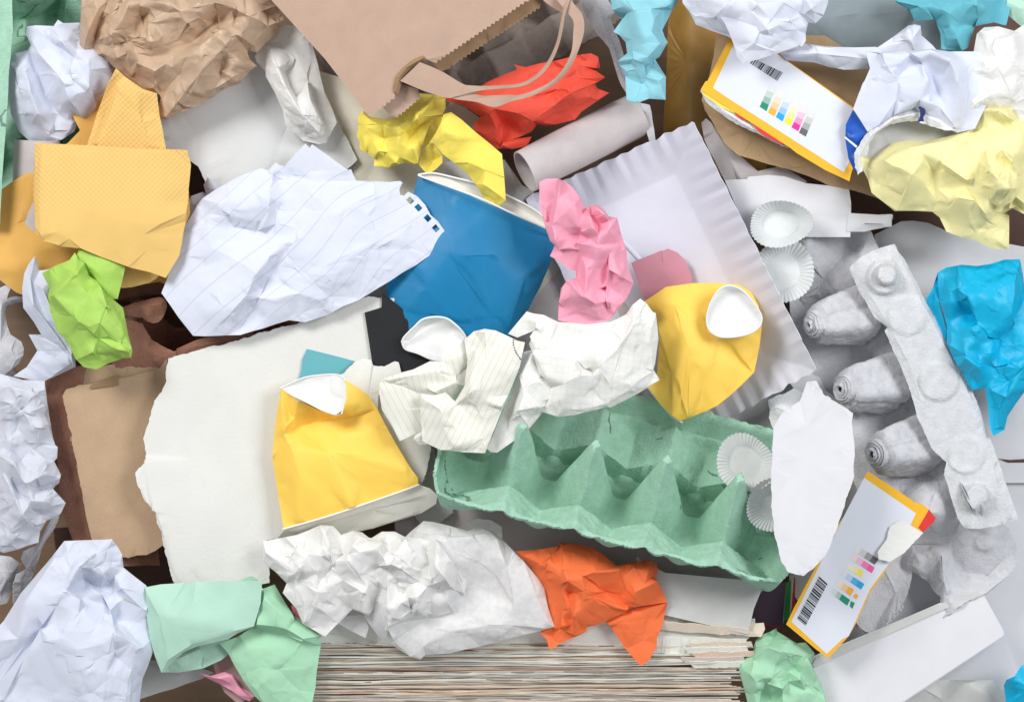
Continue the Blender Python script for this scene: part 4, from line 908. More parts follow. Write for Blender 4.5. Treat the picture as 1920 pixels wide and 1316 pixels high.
paper("torn_rim", None, None, M['fibre'], [sheet(P('C', "1342 605,1345 640,1325 680,1240 685,1160 700,1090 745,1050 800,1035 870,1000 880,1010 960,985 980,965 940,962 860,1000 790,1050 730,1120 680,1200 640,1290 612"), CR('C', "1320 640 10,1180 670 16,1060 760 18,990 880 14,985 950 6"), z=330, sp=10, amp=3, torn=1.3, seed=85)], parent=bb, thick=2)
paper("torn_rim", None, None, M['fibre'], [sheet(P('C', "1325 600,1360 602,1400 630,1480 700,1535 735,1470 730,1380 705,1330 690"), CR('C', "1345 640 4,1440 690 8"), z=336, sp=12, amp=2, torn=1, seed=86)], parent=bb, thick=2)
prism("navy_patch", [(p[0], p[1], 349) for p in P('C', "1320 600,1340 598,1360 615,1362 640,1350 660,1355 682,1318 682,1332 650,1330 620")], 0, .6, M['navy'], parent=bb, rag=.4)
paper("inside_panel", None, None, M['card_grey'], [sheet(P('C', "1000 760,1200 640,1500 700,1560 760,1500 860,1300 900,1100 920,1010 880"), CR('C', "1120 720 0,1180 820 8"), z=292, sp=50, amp=1.5, seed=87)], parent=bb, thick=2)

multi("crumpled_paper", "crumpled pale yellow paper with a rose-like knot at the right", 'pale_yellow', [
  dict(reg='C', ol="990 872,1048 905,1110 850,1180 802,1270 790,1370 795,1480 765,1615 720,1622 660,1690 600,1790 583,1870 600,1900 660,1990 660,1990 1190,1905 1198,1850 1170,1800 1200,1832 1210,1830 1400,1740 1398,1640 1350,1560 1330,1480 1300,1440 1220,1400 1188,1290 1183,1190 1185,1120 1130,1060 1082,1040 1010,1005 940",
       cr="1048 905 10,1130 900 40,1270 830 60,1480 790 34,1610 725 14;1270 830 60,1290 980 70,1240 1100 30,1200 1180 4;1350 870 66,1400 960 22,1425 1130 14,1420 1180 6;1350 870 66,1440 900 50,1525 1060 30,1430 1060 20;1620 670 14,1600 800 54,1620 930 60,1640 1000 50;1700 610 30,1770 620 62,1860 680 40,1914 760 50;1770 620 62,1790 700 20,1700 800 50;1460 920 60,1590 1010 74,1640 1000 50,1600 1060 40,1700 1200 50,1720 1240 24;1460 950 40,1580 1030 40;1480 1200 10,1540 1110 56,1640 1130 66,1710 1240 20,1640 1350 0;1640 1000 50,1720 1100 70,1780 1190 14;1590 810 50,1460 920 60",
       z=308, sp=20, amp=2.6, rc=(8, 50, 6), seed=88, belly=50),
  dict(reg='C', ol="1650 900,1700 830,1790 840,1860 880,1905 960,1900 1060,1850 1130,1780 1170,1700 1120,1640 1010", cr="1700 850 8,1720 960 50,1690 1000 16;1720 960 50,1790 940 14,1850 900 44,1890 980 10;1720 960 50,1780 1010 60,1830 960 20,1840 1060 48,1780 1150 6;1690 1040 14,1760 1070 50,1800 1100 20;1800 850 34,1820 920 10", z=358, sp=13, amp=4, rc=(6, 30, 6), seed=89),
  dict(reg='C', ol="1845 1080,1880 1040,1914 1050,1990 1100,1990 1200,1910 1200,1870 1160,1830 1170", cr="1850 1090 16,1914 1140 24;1870 1120 -6,1914 1180 0", z=340, sp=15, amp=3, seed=90)])
# ================================================================ cards and tray around the middle
pap("card_flap", "white-grey box flap with a stepped top edge above the cupcake liners", "card", 'card_white2', 'C', "235 1010 0,362 1005 4,368 992 4,480 982 6,570 990 6,690 1028 6,800 1040 6,932 1055 6,945 1140 4,945 1215 2,940 1330 0,380 1330 -6,300 1160 -4", 226, "380 1190 3,700 1190 4,942 1195 3", sp=60, amp=1.2, seed=91, thick=3, ragged=0)
pap("card_flap", "small white box tab with a dark slot right of the stepped box flap", "card", 'card_white2', 'C', "930 1195 0,1100 1205 4,1173 1210 4,1172 1270 0,1060 1290 -2,1020 1300 -4,920 1300 -4", 232, "1020 1255 4,1130 1258 4,1172 1212 4", sp=0, amp=0, seed=92, thick=3, ragged=0)
sp_ = bpy.data.objects["card_flap.001"]
prism("slot", [(p[0], p[1], 240) for p in P('C', "1020 1253,1125 1257,1125 1260,1020 1257")], 0, .6, M['brown_deep'], parent=sp_)
pap("card_flap", "grey-brown creased card between the fluted tray and the tan kraft board", "card", 'tube', 'C', "104 690 0,130 665 4,160 690 8,240 800 8,420 960 0,560 930 6,700 1020 0,600 1060 0,235 1012 0,180 900 0,120 780 0", 205, "110 760 10,180 740 14,250 850 16,330 1005 8;480 1000 4,540 935 12,640 1000 4", sp=40, amp=1.6, seed=93, thick=2)
pap("card_flap", "white-grey card with a torn end between the fluted tray and the torn white card", "card", 'card_white2', 'F', "600 830,690 770,770 800,800 870,960 990,950 1010,700 960,660 910", 190, "735 860 8,690 1020 6", sp=40, amp=1, seed=94, thick=2)
pap("torn_card", "fluffy torn grey card edge behind the torn white card", "torn card", 'fibre', 'F', "480 930,620 860,700 900,640 1000,560 1080,520 1120,490 1040", 196, "520 960 10,600 1000 14", sp=16, amp=4, torn=1.5, seed=95, thick=3)

def tray():
    # rectangular paper tray: flat bottom, fluted sloping rim
    c = [np.array(v, float) for v in ((985, 372), (1300, 229), (1531, 694), (1225, 862))]
    Lx, Ly = 345.0, 520.0; rim = 74.0
    nu, nv = 130, 190
    def fn(u, v):
        x, y = u * Lx, v * Ly
        p = (c[0] * (1 - u) + c[1] * u) * (1 - v) + (c[3] * (1 - u) + c[2] * u) * v
        dx = min(x, Lx - x); dy = min(y, Ly - y); d = min(dx, dy); t = max(0, 1 - d / rim)
        s = (x if dy < dx else y); s += 9 * noise.noise(Vector((s * .03, 2, 0))); tri = 2 * abs(((s / 30.0) % 1) - .5) * 2 - 1; rampz = 105 * u * u
        corner = math.exp(-((dx - dy) / 40.0) ** 2)
        z = rampz + 160 - 60 * max(0, v - .7) / .3 * (1 - u) + 30 * t ** 1.15 + tri * (2.0 + 1.6 * noise.noise(Vector((s * .02, 4, 0)))) * t * (1 - .5 * corner) * min(1, t * 2.5)
        z += 9 * math.exp(-((v - .55) / .25) ** 2) * u + 3 * noise.noise(Vector((x * .012, y * .012, 3))) + 10 * (1 - v) * (1 - u)
        z += 18 * max(0, u - .55) * max(0, v - .55) * 2
        n_ = 3.2 * t * noise.noise(Vector((s * .04, 9, 0)))
        e = 1 if d < 1e-6 else 0
        return (p[0] + n_ + e * tri * 1.0, p[1] + n_ * .6 + e * tri * 1.5, z)
    V, F = grid_mesh(nu, nv, fn); F = [f[::-1] for f in F]
    return mesh("paper_tray", Wp(V), [tuple(f) for f in F], M['tray'], label="white rectangular paper tray with a fluted rim, under the right yellow cup", cat="paper tray", thick=1.2, sharp=40)
M['tray'] = pmat('white_tray_paper', (0.75, 0.755, 0.86), rough=.7, trans=.08, mott=.02, bump=.1)
tray()
roll("paper_stick", "thin white paper stick behind the pink paper", (1166, 452, 222), (1212, 500, 216), 5, M['white'], wall=2)
bpy.data.objects["paper_stick"]["category"] = "paper stick"
pap("pink_card", "dusty pink card with rounded corners behind the right yellow cup", "card", 'pink_card', 'E', "1625 158 4,1790 92 8,1840 82 8,1885 100 6,1935 150 4,1965 240 2,1970 330 0,1700 365 0,1660 260 2", 226, "1795 92 9,1810 180 5,1865 280 7", sp=60, amp=.8, seed=96, thick=2, ragged=0)
bpy.data.objects["pink_card"]["category"] = "card"

# ================================================================ crushed cups
# blue cup
bc_ = thing("paper_cup", "crushed blue paper cup lying in the middle of the pile", "paper cup", (880, 500, 280))
paper("cup_wall", None, None, M['cup_blue'], [sheet(P('P', "783 333 0,800 336 12,860 358 30,930 388 38,1000 418 24,1046 440 0,1038 480 0,1012 540 0,985 590 0,960 636 0,930 664 4,905 678 6,880 650 10,868 628 14,850 606 16,820 594 18,795 598 18,776 610 16,756 642 10,742 604 2,722 560 -6,726 530 -4,748 460 0,768 390 0"),
   CR('P', "722 560 -4,765 578 22,800 586 24,850 600 20;768 390 10,840 480 56,930 600 40;860 358 34,900 480 64,935 640 30;1000 418 26,985 520 44,955 620 18;765 578 24,790 596 16;748 470 14,800 540 46,850 600 22"), z=268, zk=.62, sp=34, amp=.6, seed=101, fine=.25, belly=70, ragged=.3, rnd_edge=0)], parent=bc_, thick=0, sharp=40)
paper("cup_inside", None, None, M['cup_cream'], [sheet(P('P', "785 328 0,810 326 0,850 334 -2,900 348 -4,960 372 -4,1010 400 -2,1050 436 0,1000 418 0,930 388 0,860 358 0,800 336 0"), CR('P', "860 345 -8,960 385 -10,1010 412 -6"), z=280, sp=20, amp=.4, seed=102, ragged=0)], parent=bc_, thick=1)
tube_along("rim", P('P', "784 329 284,802 336 294,860 357 310,905 374 316,960 400 314,1005 420 302,1049 440 282"), 1.8, M['cup_white'], bc_)
tube_along("rim", P('P', "784 328 284,812 325 284,850 333 282,900 346 280,960 371 280,1010 399 282,1049 438 284"), 2.0, M['cup_white'], bc_)
paper("cup_base", None, None, M['cup_white'], [sheet(P('Y', "218 270,300 180,345 140,420 120,500 128,560 170,610 220,628 255,560 340,480 410,400 385,320 350,240 325"), CR('Y', "260 270 -6,345 180 -12,430 150 -14,540 190 -12,590 260 -6;260 290 -6,380 340 -8,470 370 -8"), z=288, sp=16, amp=.8, seed=103, ragged=.3)], parent=bc_, thick=1)
tube_along("base_rim", P('Y', "218 280 294,235 245 296,300 180 300,350 135 302,425 118 304,505 128 302,565 170 300,612 220 296,630 258 292"), 2.2, M['cup_white'], bc_)
tube_along("base_rim", P('Y', "218 280 294,240 325 292,320 352 290,400 388 290,480 410 288"), 1.6, M['cup_white'], bc_)
# left yellow cup
yl = thing("paper_cup", "crushed yellow paper cup on the large torn white card at the left", "paper cup", (640, 860, 300))
paper("cup_wall", None, None, M['cup_yellow'], [sheet(P('P', "527 727 10,560 752 24,600 770 34,628 778 40,644 768 40,650 735 34,648 712 30,690 740 26,707 765 22,722 795 16,745 836 8,772 880 4,784 896 0,784 908 0,700 938 6,620 965 8,532 991 0,522 930 -6,511 862 -6,514 812 -2,520 770 4"),
   CR('P', "511 855 -2,535 810 14,556 778 6,590 770 2,628 780 10;545 780 -2,556 800 -16,600 790 -22,650 785 -12,702 768 20;530 740 14,535 800 30,522 850 0;556 800 -14,620 850 26,760 880 16;620 850 26,660 950 18;540 830 20,560 900 28,560 975 12;600 790 -20,640 810 2,700 800 10,722 800 16;644 768 36,660 778 8,702 768 22"), z=298, sp=30, amp=.9, seed=104, fine=.25, belly=60, ragged=.3)], parent=yl, thick=0, sharp=38)
paper("cup_mouth", None, None, M['cup_white'], [sheet(P('P', "527 728 10,570 708 8,620 702 12,640 706 20,650 722 28,648 748 34,640 775 38,630 779 38,600 768 30,570 752 20,545 740 14"), CR('P', "600 720 4,625 745 10,632 770 30;560 722 2,590 735 4"), z=297, sp=18, amp=.5, seed=105, ragged=0, fine=.1)], parent=yl, thick=1)
tube_along("rim", P('P', "525 728 308,570 708 306,620 702 309,641 706 318,651 722 326,649 748 332,640 776 337"), 1.6, M['cup_white'], yl)
paper("cup_lining", None, None, M['cup_cream'], [sheet(P('P', "532 994 -2,620 968 2,700 941 2,786 909 -2,806 915 -8,820 928 -14,818 944 -20,790 962 -26,700 990 -30,640 1004 -34,560 1012 -34,520 1010 -26"), CR('P', "560 996 -8,700 955 -8,800 928 -8"), z=294, sp=30, amp=.5, seed=106, ragged=0)], parent=yl, thick=1)
tube_along("rim", P('P', "530 992 299,620 966 308,700 939 306,755 920 300,786 908 297"), 1.9, M['cup_white'], yl)
flat("seam", [(527, 735, 330), (528.5, 735, 330), (518, 860, 300), (516.8, 860, 300)], M['box_orange'], yl, up=0) if False else None
# right yellow cup
yr = thing("paper_cup", "crushed yellow paper cup lying on the fluted white tray, base up", "paper cup", (1320, 660, 290))
paper("cup_wall", None, None, M['cup_yellow'], [sheet(P('P', "1207 566 6,1248 538 14,1300 531 20,1340 531 24,1385 533 22,1408 548 14,1422 572 8,1429 606 2,1424 650 2,1414 698 4,1390 722 2,1345 762 0,1300 780 0,1276 790 -4,1262 782 -4,1240 760 -4,1214 724 -2,1232 700 0,1236 640 0,1232 600 2"),
   CR('P', "1248 538 18,1265 572 44,1300 600 46,1345 640 22,1380 665 8,1412 700 4;1270 560 30,1320 590 30,1326 622 36,1360 634 32;1265 572 44,1290 660 58,1290 780 10;1345 640 22,1330 690 40,1345 760 6;1360 634 34,1400 620 34,1428 606 12;1370 640 34,1400 680 20,1412 700 4;1236 620 18,1260 700 44,1262 780 6"), z=268, zk=.75, sp=30, amp=.6, seed=107, fine=.25, belly=60, ragged=.3)], parent=yr, thick=0, sharp=38)
paper("cup_base", None, None, M['cup_white'], [sheet(P('F', "135 480,150 400,190 325,235 292,290 290,350 325,400 385,440 450,438 490,410 535,350 562,270 574,200 570,150 535"), CR('F', "180 480 -8,230 340 -8,300 320 -8,390 420 -8,400 490 -8"), z=318, sp=22, amp=.3, seed=108, rnd_edge=3, ragged=0, fine=.1)], parent=yr, thick=2)
tube_along("base_rim", P('F', "135 480 321,150 400 322,190 325 324,235 292 326,290 290 326,350 325 325,400 385 324,440 450 322,440 495 321,410 535 321,350 562 321,270 575 321,200 570 321,150 535 321"), 1.8, M['cup_white'], yr, closed=True)
tube_along("rim", P('P', "1213 724 264,1240 758 262,1262 782 260,1280 792 260"), 1.8, M['cup_white'], yr)

# ================================================================ ruled sheet with torn spiral holes
hol = []
for (cx, cy) in ((386, 1125), (432, 1165), (484, 1224), (530, 1281)):
    cx = 640 + cx / 2.991; cy = cy / 2.991; a = math.radians(48); w, h_ = 6.0, 5.0
    hol.append([(cx + math.cos(a) * sx * w - math.sin(a) * sy * h_, cy + math.sin(a) * sx * w + math.cos(a) * sy * h_) for sx, sy in ((-1, -1), (1, -1), (1, 1), (-1, 1))])
hol.append([(640 + x / 2.991, 440 + y / 2.991) for x, y in ((562, 20), (582, 12), (592, 24), (568, 46))])
ol = P('K', "330 400 0,420 340 4,480 305 6,560 265 8,690 215 10,730 230 12,780 180 14,800 195 14,950 235 14,1220 228 10,1245 222 8,1260 260 6,1275 290 4,1382 296 2") + P('B', "270 1022 0,330 1015 0,343 1025 0,325 1060 0,330 1095 0,352 1098 0,375 1076 0,425 1100 0,470 1150 0,500 1205 0,545 1245 0,575 1290 0,592 1316 0") + P('E', "600 5 0,621 28 0,605 45 0,540 90 0,420 170 0,270 262 2,190 310 4,90 370 6,0 405 6") + P('K', "1200 1065 4,1100 1120 0,960 1165 2,860 1152 0,700 1205 2,560 1245 2,270 1248 0,180 1135 0,75 985 0,110 900 0,160 700 0,240 540 0,300 440 0")
cre = "320 400 10,450 440 30,510 480 36,660 545 26;510 480 36,490 500 34,520 580 2,660 605 0,680 560 16;745 400 54,740 480 50,690 590 40;745 400 54,780 480 26,780 560 24,700 600 4;815 685 34,740 760 50,660 870 56,600 1000 50,500 1110 40,400 1210 8;815 685 34,860 700 30,760 850 8,700 960 0,640 1080 -4,560 1200 -4;815 685 34,910 650 40,915 590 30,790 560 30;690 215 14,760 260 26,850 290 8,950 292 6;760 250 30,800 290 0,860 290 2;480 310 10,500 400 34,510 480 36;680 1010 30,600 1040 34,560 1200 0;680 1010 30,770 1020 34,930 985 26,980 930 30,1100 820 40,1382 680 30;1070 1025 24,1140 1035 8,1250 1010 4;1130 1040 12,1130 1110 0;850 295 16,1000 300 14,1382 302 10;930 600 34,1100 500 40,1382 380 30;370 540 24,380 700 30,500 760 30;700 870 42,820 930 10,930 985 26;500 510 34,380 500 20,250 600 8"
rs_ = paper("ruled_sheet", "large crumpled white ruled sheet with torn spiral binding holes", "crumpled paper", M['ruled'], [sheet(ol, CR('K', cre), z=292, zk=.66, sp=18, amp=1.7, rc=(22, 60, 4), seed=111, hole=hol, fine=.35, ragged=.6)], rot=-40.5, warp=.10, sharp=24)

# ================================================================ lime and white-blue papers at left
multi("folded_paper", "crumpled white sheet behind the lime green paper at the left edge", 'white_cool', [
  dict(reg='D', ol="160 560,240 560,300 520,420 640,425 740,300 800,250 820,170 812,75 792,150 742,210 650", cr="240 580 20,370 650 30,420 720 4;210 700 10,380 730 34,300 790 6", z=252, sp=24, amp=2, seed=112),
  dict(reg='D', ol="195 120,208 150,216 200,240 200,310 185,340 230,300 400,420 640,412 742,378 690,330 640,240 575,190 490,130 410,125 300,135 220,160 165", cr="195 125 20,170 250 14,190 400 30,300 540 34,400 680 12;216 200 14,200 320 0,260 480 10,380 640 6;240 200 10,240 300 34,330 520 24,400 640 10", z=268, sp=22, amp=1.8, seed=113)], cat="folded paper")
multi("crumpled_paper", "crumpled lime green paper at the left below the yellow napkin", 'lime', [
  dict(reg='D', ol="445 74,560 92,716 120,690 240,660 360,600 362,570 340,520 250,430 170,415 160", cr="450 90 4,500 200 8,600 330 10;470 150 8,560 210 18,690 240 8", z=312, sp=24, amp=1.2, seed=114),
  dict(reg='D', ol="420 100,440 140,470 150,500 230,545 260,600 340,640 366,690 410,718 560,742 650,735 690,690 693,600 725,545 758,470 742,425 700,372 590,325 550,285 440,268 350,280 300,235 215,300 180,390 142",
       cr="470 150 46,400 230 50,290 340 30,420 470 44,445 490 40;470 150 46,500 230 24,490 330 36,445 490 40;560 275 64,520 370 46,445 490 40,530 560 44,550 580 30;560 275 64,600 400 54,700 560 30,740 640 12;550 580 30,640 640 42,690 690 4;550 580 30,720 655 44,735 660 12;420 470 40,330 440 4,275 370 2;430 700 4,520 660 36,550 580 20;280 200 20,290 300 10,285 330 10;600 410 40,560 500 60,660 600 30;530 580 24,540 680 8,540 755 2;470 160 40,480 190 10,500 200 34", z=322, sp=15, amp=1.8, rc=(4, 40, 4), seed=115, belly=40)])
multi("crumpled_tissue", "crumpled white tissue at the left edge beside the terracotta carton", 'tissue_cool', [
  dict(reg='D', ol="-100 780,0 780,60 795,130 815,180 815,250 820,260 900,262 960,250 1010,275 1070,310 1180,325 1190,320 1250,250 1330,-100 1400", cr="0 860 20,80 850 36,180 880 30,250 870 6;0 980 6,60 950 36,120 980 14,160 1060 30,110 1180 10;215 1170 10,240 1080 40,270 1060 10;40 1000 30,100 1050 4,60 1160 24;230 1180 6,320 1190 10;60 960 36,160 1000 40,250 960 10", z=262, sp=14, amp=4, rc=(16, 44, 7), seed=116, belly=30),
  dict(reg='G', ol="-100 -60,40 -120,120 -40,170 -110,240 -60,300 -40,342 40,330 90,290 110,370 200,340 260,260 300,225 360,215 420,100 460,20 480,-100 440",
       cr="20 40 30,60 100 40,130 260 54,170 290 14;60 60 20,90 120 0,170 190 40,240 190 44,330 80 10;150 90 50,200 120 10,340 60 20;0 300 10,60 370 24,170 300 30,210 330 10;240 190 46,250 260 10,360 200 0;0 -60 30,80 -20 50,130 80 44;260 -20 36,210 60 50,130 80 44", z=270, sp=13, amp=4.5, rc=(18, 40, 8), seed=117, belly=40)], cat="crumpled tissue")
pap("carton_flap", "grey torn card edge leaning between the left tissue and the white crumpled sheet", "torn card", 'carton_grey', 'G', "115 510 0,130 470 6,200 440 8,300 270 16,335 270 14,320 310 6,240 440 0,200 560 -4,160 660 -8,75 770 -10,72 660 6,90 600 10,150 570 6", 210, "80 640 14,160 560 18,240 420 20,320 285 16", sp=14, amp=2, torn=.8, seed=118, thick=4)
pap("carton_flap", "grey egg carton cup at the left edge just above the white crumpled sheet", "egg carton", 'carton_grey', 'G', "-100 480 0,60 500 0,120 540 0,80 660 0,40 760 0,-100 800 0", 170, "-40 560 6,10 590 30,40 630 34,0 700 10", sp=16, amp=2, seed=119, thick=5)
# ================================================================ notes
nt_ = thing("crumpled_note", "crumpled cream note with ruled lines and a dotted corner, below the blue cup", "crumpled paper", (850, 740, 300))
def ruledmat(nm, deg=0, **kw): return pmat(nm, (0.82, 0.805, 0.72), trans=.12, mott=.02, linecol=(0.36, 0.36, 0.40), **kw)
paper("left_fold", None, None, M['cream_ruled'], [sheet(P('Y', "100 515 6,75 545 8,70 600 6,90 710 0,150 810 -2,205 915 -4,300 870 0,345 850 0,345 700 6,340 610 10,250 575 12,150 540 12"), CR('Y', "110 610 10,220 575 16,330 600 16;240 710 10,340 712 14"), z=350, sp=26, amp=1.3, seed=121)], parent=nt_, rot=62, thick=.7)
paper("left_fold", None, None, M['cream_ruled'], [sheet(P('Y', "100 515 0,210 475 6,290 455 10,400 400 12,480 408 14,545 350 14,620 255 14,655 300 10,665 420 4,650 560 -4,560 640 -4,470 630 4,425 612 8,320 590 6,220 560 2,150 545 0"), CR('Y', "120 525 8,300 490 22,450 450 24,540 480 10;400 400 14,470 460 30,550 500 6;480 408 14,550 380 22,560 500 8;410 540 12,425 600 24,560 540 18"), z=360, sp=20, amp=1.6, seed=122)], parent=nt_, rot=75, thick=.7)
pm_ = paper("main_fold", None, None, M['cream_ruled'], [sheet(P('Y', "620 262 10,680 210 14,750 194 16,820 204 16,900 240 14,960 270 12,1008 280 10,990 370 10,975 440 8,900 620 6,820 820 2,752 994 -4,600 985 -2,470 972 -4,400 940 -4,350 915 -4,342 800 0,335 700 4,340 610 6,430 620 8,500 600 8,560 660 4,620 560 8,640 400 10"),
   CR('Y', "750 215 26,690 320 8,620 440 4,590 560 0,510 610 -6,580 680 0;690 340 26,650 560 34,640 620 30;620 640 20,700 690 14,750 640 22,860 690 20;750 215 26,760 400 30,720 600 28;400 940 2,560 950 8,730 900 8,752 990 0;730 905 8,745 940 6;350 640 14,460 700 26,540 690 10;860 460 26,900 500 20"), z=370, sp=24, amp=1.2, rc=(5, 50, 3), seed=123)], parent=nt_, rot=-63, thick=.7)
Vd = []; Fd = []
dots = catmull(P('Y', "935 256 352,934 290 352,945 330 352,960 360 351,980 388 350"), 5, False)
bv_ = BVHTree.FromObject(pm_, bpy.context.evaluated_depsgraph_get())
org_ = np.array(nt_.location)
for p in dots[::2]:
    b = len(Vd); w = Wp(np.array([[p[0], p[1], 330]]))[0]
    hit = bv_.ray_cast(Vector(tuple(w - org_)) + Vector((0, 0, .1)), Vector((0, 0, -1)))
    zz = (hit[0].z + org_[2]) / S + .5 if hit[0] is not None else 340
    for k in range(8): Vd.append((p[0] + 1.5 * math.cos(k * math.pi / 4), p[1] + 1.5 * math.sin(k * math.pi / 4), zz))
    Fd.append(tuple(range(b, b + 8))[::-1])
mesh("dotted_print", Wp(np.array(Vd)), Fd, M['black'], parent=nt_, smooth=False)
paper("tail", None, None, M['cream_ruled'], [sheet(P('Y', "290 908 0,300 880 6,345 850 10,360 900 6,390 935 0,330 938 0"), CR('Y', "300 900 6,350 880 12"), z=354, sp=12, amp=1.5, seed=124)], parent=nt_, thick=.7)

gn = thing("crumpled_note", "crumpled cream squared note under the pink paper and beside the right yellow cup", "crumpled paper", (1080, 680, 290))
paper("lower_fold", None, None, M['cream_grid'], [sheet(P('Y', "1000 340,1060 330,1180 520,1270 550,1115 740,1050 820,1000 870,900 940,830 990,790 985,765 965,880 700,960 500"), CR('Y', "1060 350 30,970 495 20,1000 600 30,960 720 36,1045 830 4;1000 600 30,1080 540 36,1180 550 20;960 720 36,1110 700 30;970 600 10,900 780 4,830 980 0"), z=346, sp=20, amp=2.2, rc=(6, 50, 5), seed=125)], parent=gn, rot=-40, thick=.7)
paper("main_fold", None, None, M['cream_grid'], [sheet(P('Y', "1020 82 0,1060 95 6,1130 105 10,1225 150 12,1400 165 14,1560 150 10,1660 100 8,1700 40 8,1750 0 6,1790 30 8,1830 85 8,1850 92 8,1868 260 6,1845 420 4,1835 455 2,1875 522 -2,1750 600 0,1560 700 -2,1530 698 0,1340 745 -2,1215 760 -4,1115 725 0,1180 570 10,1100 480 14,1050 330 10,1035 290 8,1080 200 10,960 250 0,900 225 -4"),
   CR('Y', "1080 185 24,1040 245 14,1080 320 20,1200 360 34,1340 390 30;1340 390 30,1400 450 2,1450 470 0,1480 440 34;1330 420 36,1370 480 40,1440 490 36,1480 450 36;1480 440 30,1600 330 40,1720 150 44,1780 30 10;1480 440 30,1560 560 26,1540 690 6;1270 550 34,1230 640 26,1215 755 0;1060 350 24,1150 520 30,1270 550 34,1360 480 38;1850 100 14,1820 300 26,1830 460 8;1830 470 4,1700 570 18,1530 680 10,1380 710 4;1225 160 14,1300 260 6,1400 220 18,1560 160 10;1720 150 44,1640 300 34,1560 560 26;1500 500 30,1480 620 8,1480 700 2;1200 160 20,1160 260 28,1080 320 20"), z=356, sp=19, amp=2.0, rc=(14, 50, 4.5), seed=126)], parent=gn, rot=8, warp=.05, thick=.7)

multi("crumpled_paper", "crumpled pink paper above the squared note, beside the blue cup", 'pink', [
  dict(reg='E', ol="1180 100,1245 -60,1290 -10,1400 -60,1560 -30,1600 90,1605 170,1640 272,1600 360,1550 420,1520 460,1500 478,1420 500,1330 504,1216 480,1218 390,1232 300,1262 260,1316 240,1316 205,1270 190,1240 160,1170 120",
       cr="1320 45 20,1345 120 6,1340 240 -6,1310 262 10;1345 120 6,1370 180 40,1365 340 34,1420 385 30;1480 70 44,1500 110 30,1480 380 10;1500 195 34,1485 300 -10,1482 380 0;1500 195 34,1560 230 40,1640 275 8;1525 210 20,1510 300 6,1490 370 14;1265 260 6,1300 290 34,1350 340 44,1420 385 30;1420 385 30,1330 430 -4,1220 475 0;1420 385 30,1485 375 28,1500 420 0,1520 455 4;1325 50 26,1420 60 50,1480 70 44,1560 60 20;1580 210 20,1530 130 30,1500 110 30;1485 375 28,1505 380 20,1525 440 10,1550 400 14;1240 300 20,1290 290 26,1220 380 10", z=362, sp=16, amp=1.6, seed=131, belly=45),
  dict(reg='B', ol="1112 1020,1150 1003,1215 1002,1255 1020,1300 1055,1340 1110,1370 1170,1400 1152,1440 1150,1480 1185,1500 1215,1548 1222,1570 1316,1590 1400,1500 1440,1400 1420,1320 1400,1220 1400,1170 1350,1130 1220,1110 1140",
       cr="1220 1010 34,1200 1130 6,1170 1240 -8,1150 1170 4;1225 1020 36,1210 1120 26,1180 1260 20,1200 1360 16;1255 1020 30,1310 1150 40,1350 1300 36;1370 1170 20,1340 1316 -4,1330 1390 0;1375 1170 34,1400 1220 44,1440 1316 36,1440 1390 30;1400 1210 8,1440 1280 0,1500 1240 30;1430 1160 36,1480 1200 48,1440 1230 20;1545 1225 14,1500 1290 40,1440 1350 30;1140 1180 0,1150 1230 8", z=378, sp=15, amp=1.6, seed=132)], thick=.7)

# ================================================================ green egg carton (hero)
carton("egg_carton", "open green egg carton with four cones below the squared note", M['carton_green'], (808, 922, 372), 14.5, 35, 5, 2, a=138, D=92, Hc=98, seed=141, res=3.6, group="egg cartons", lean=0.05)
liner("white cupcake liner lying inside the green egg carton", (1398, 868, 272), 30, 55, tilt=(.05, .38), h=16, seed=1, rot=.4)
liner("white cupcake liner half hidden by the torn white card strip", (1452, 948, 292), 26, 48, tilt=(-.35, .25), h=22, sq=1.15, seed=2, rot=1.2)
liner("lower, flatter cupcake liner beside the fluted tray, whole round rim in view", (1466, 510, 236), 34, 61, tilt=(.05, .1), h=16, seed=3)
liner("upper cupcake liner under the box flap, tilted away from the viewer", (1464, 420, 238), 36, 62, tilt=(0, .15), h=34, sq=.68, seed=4)

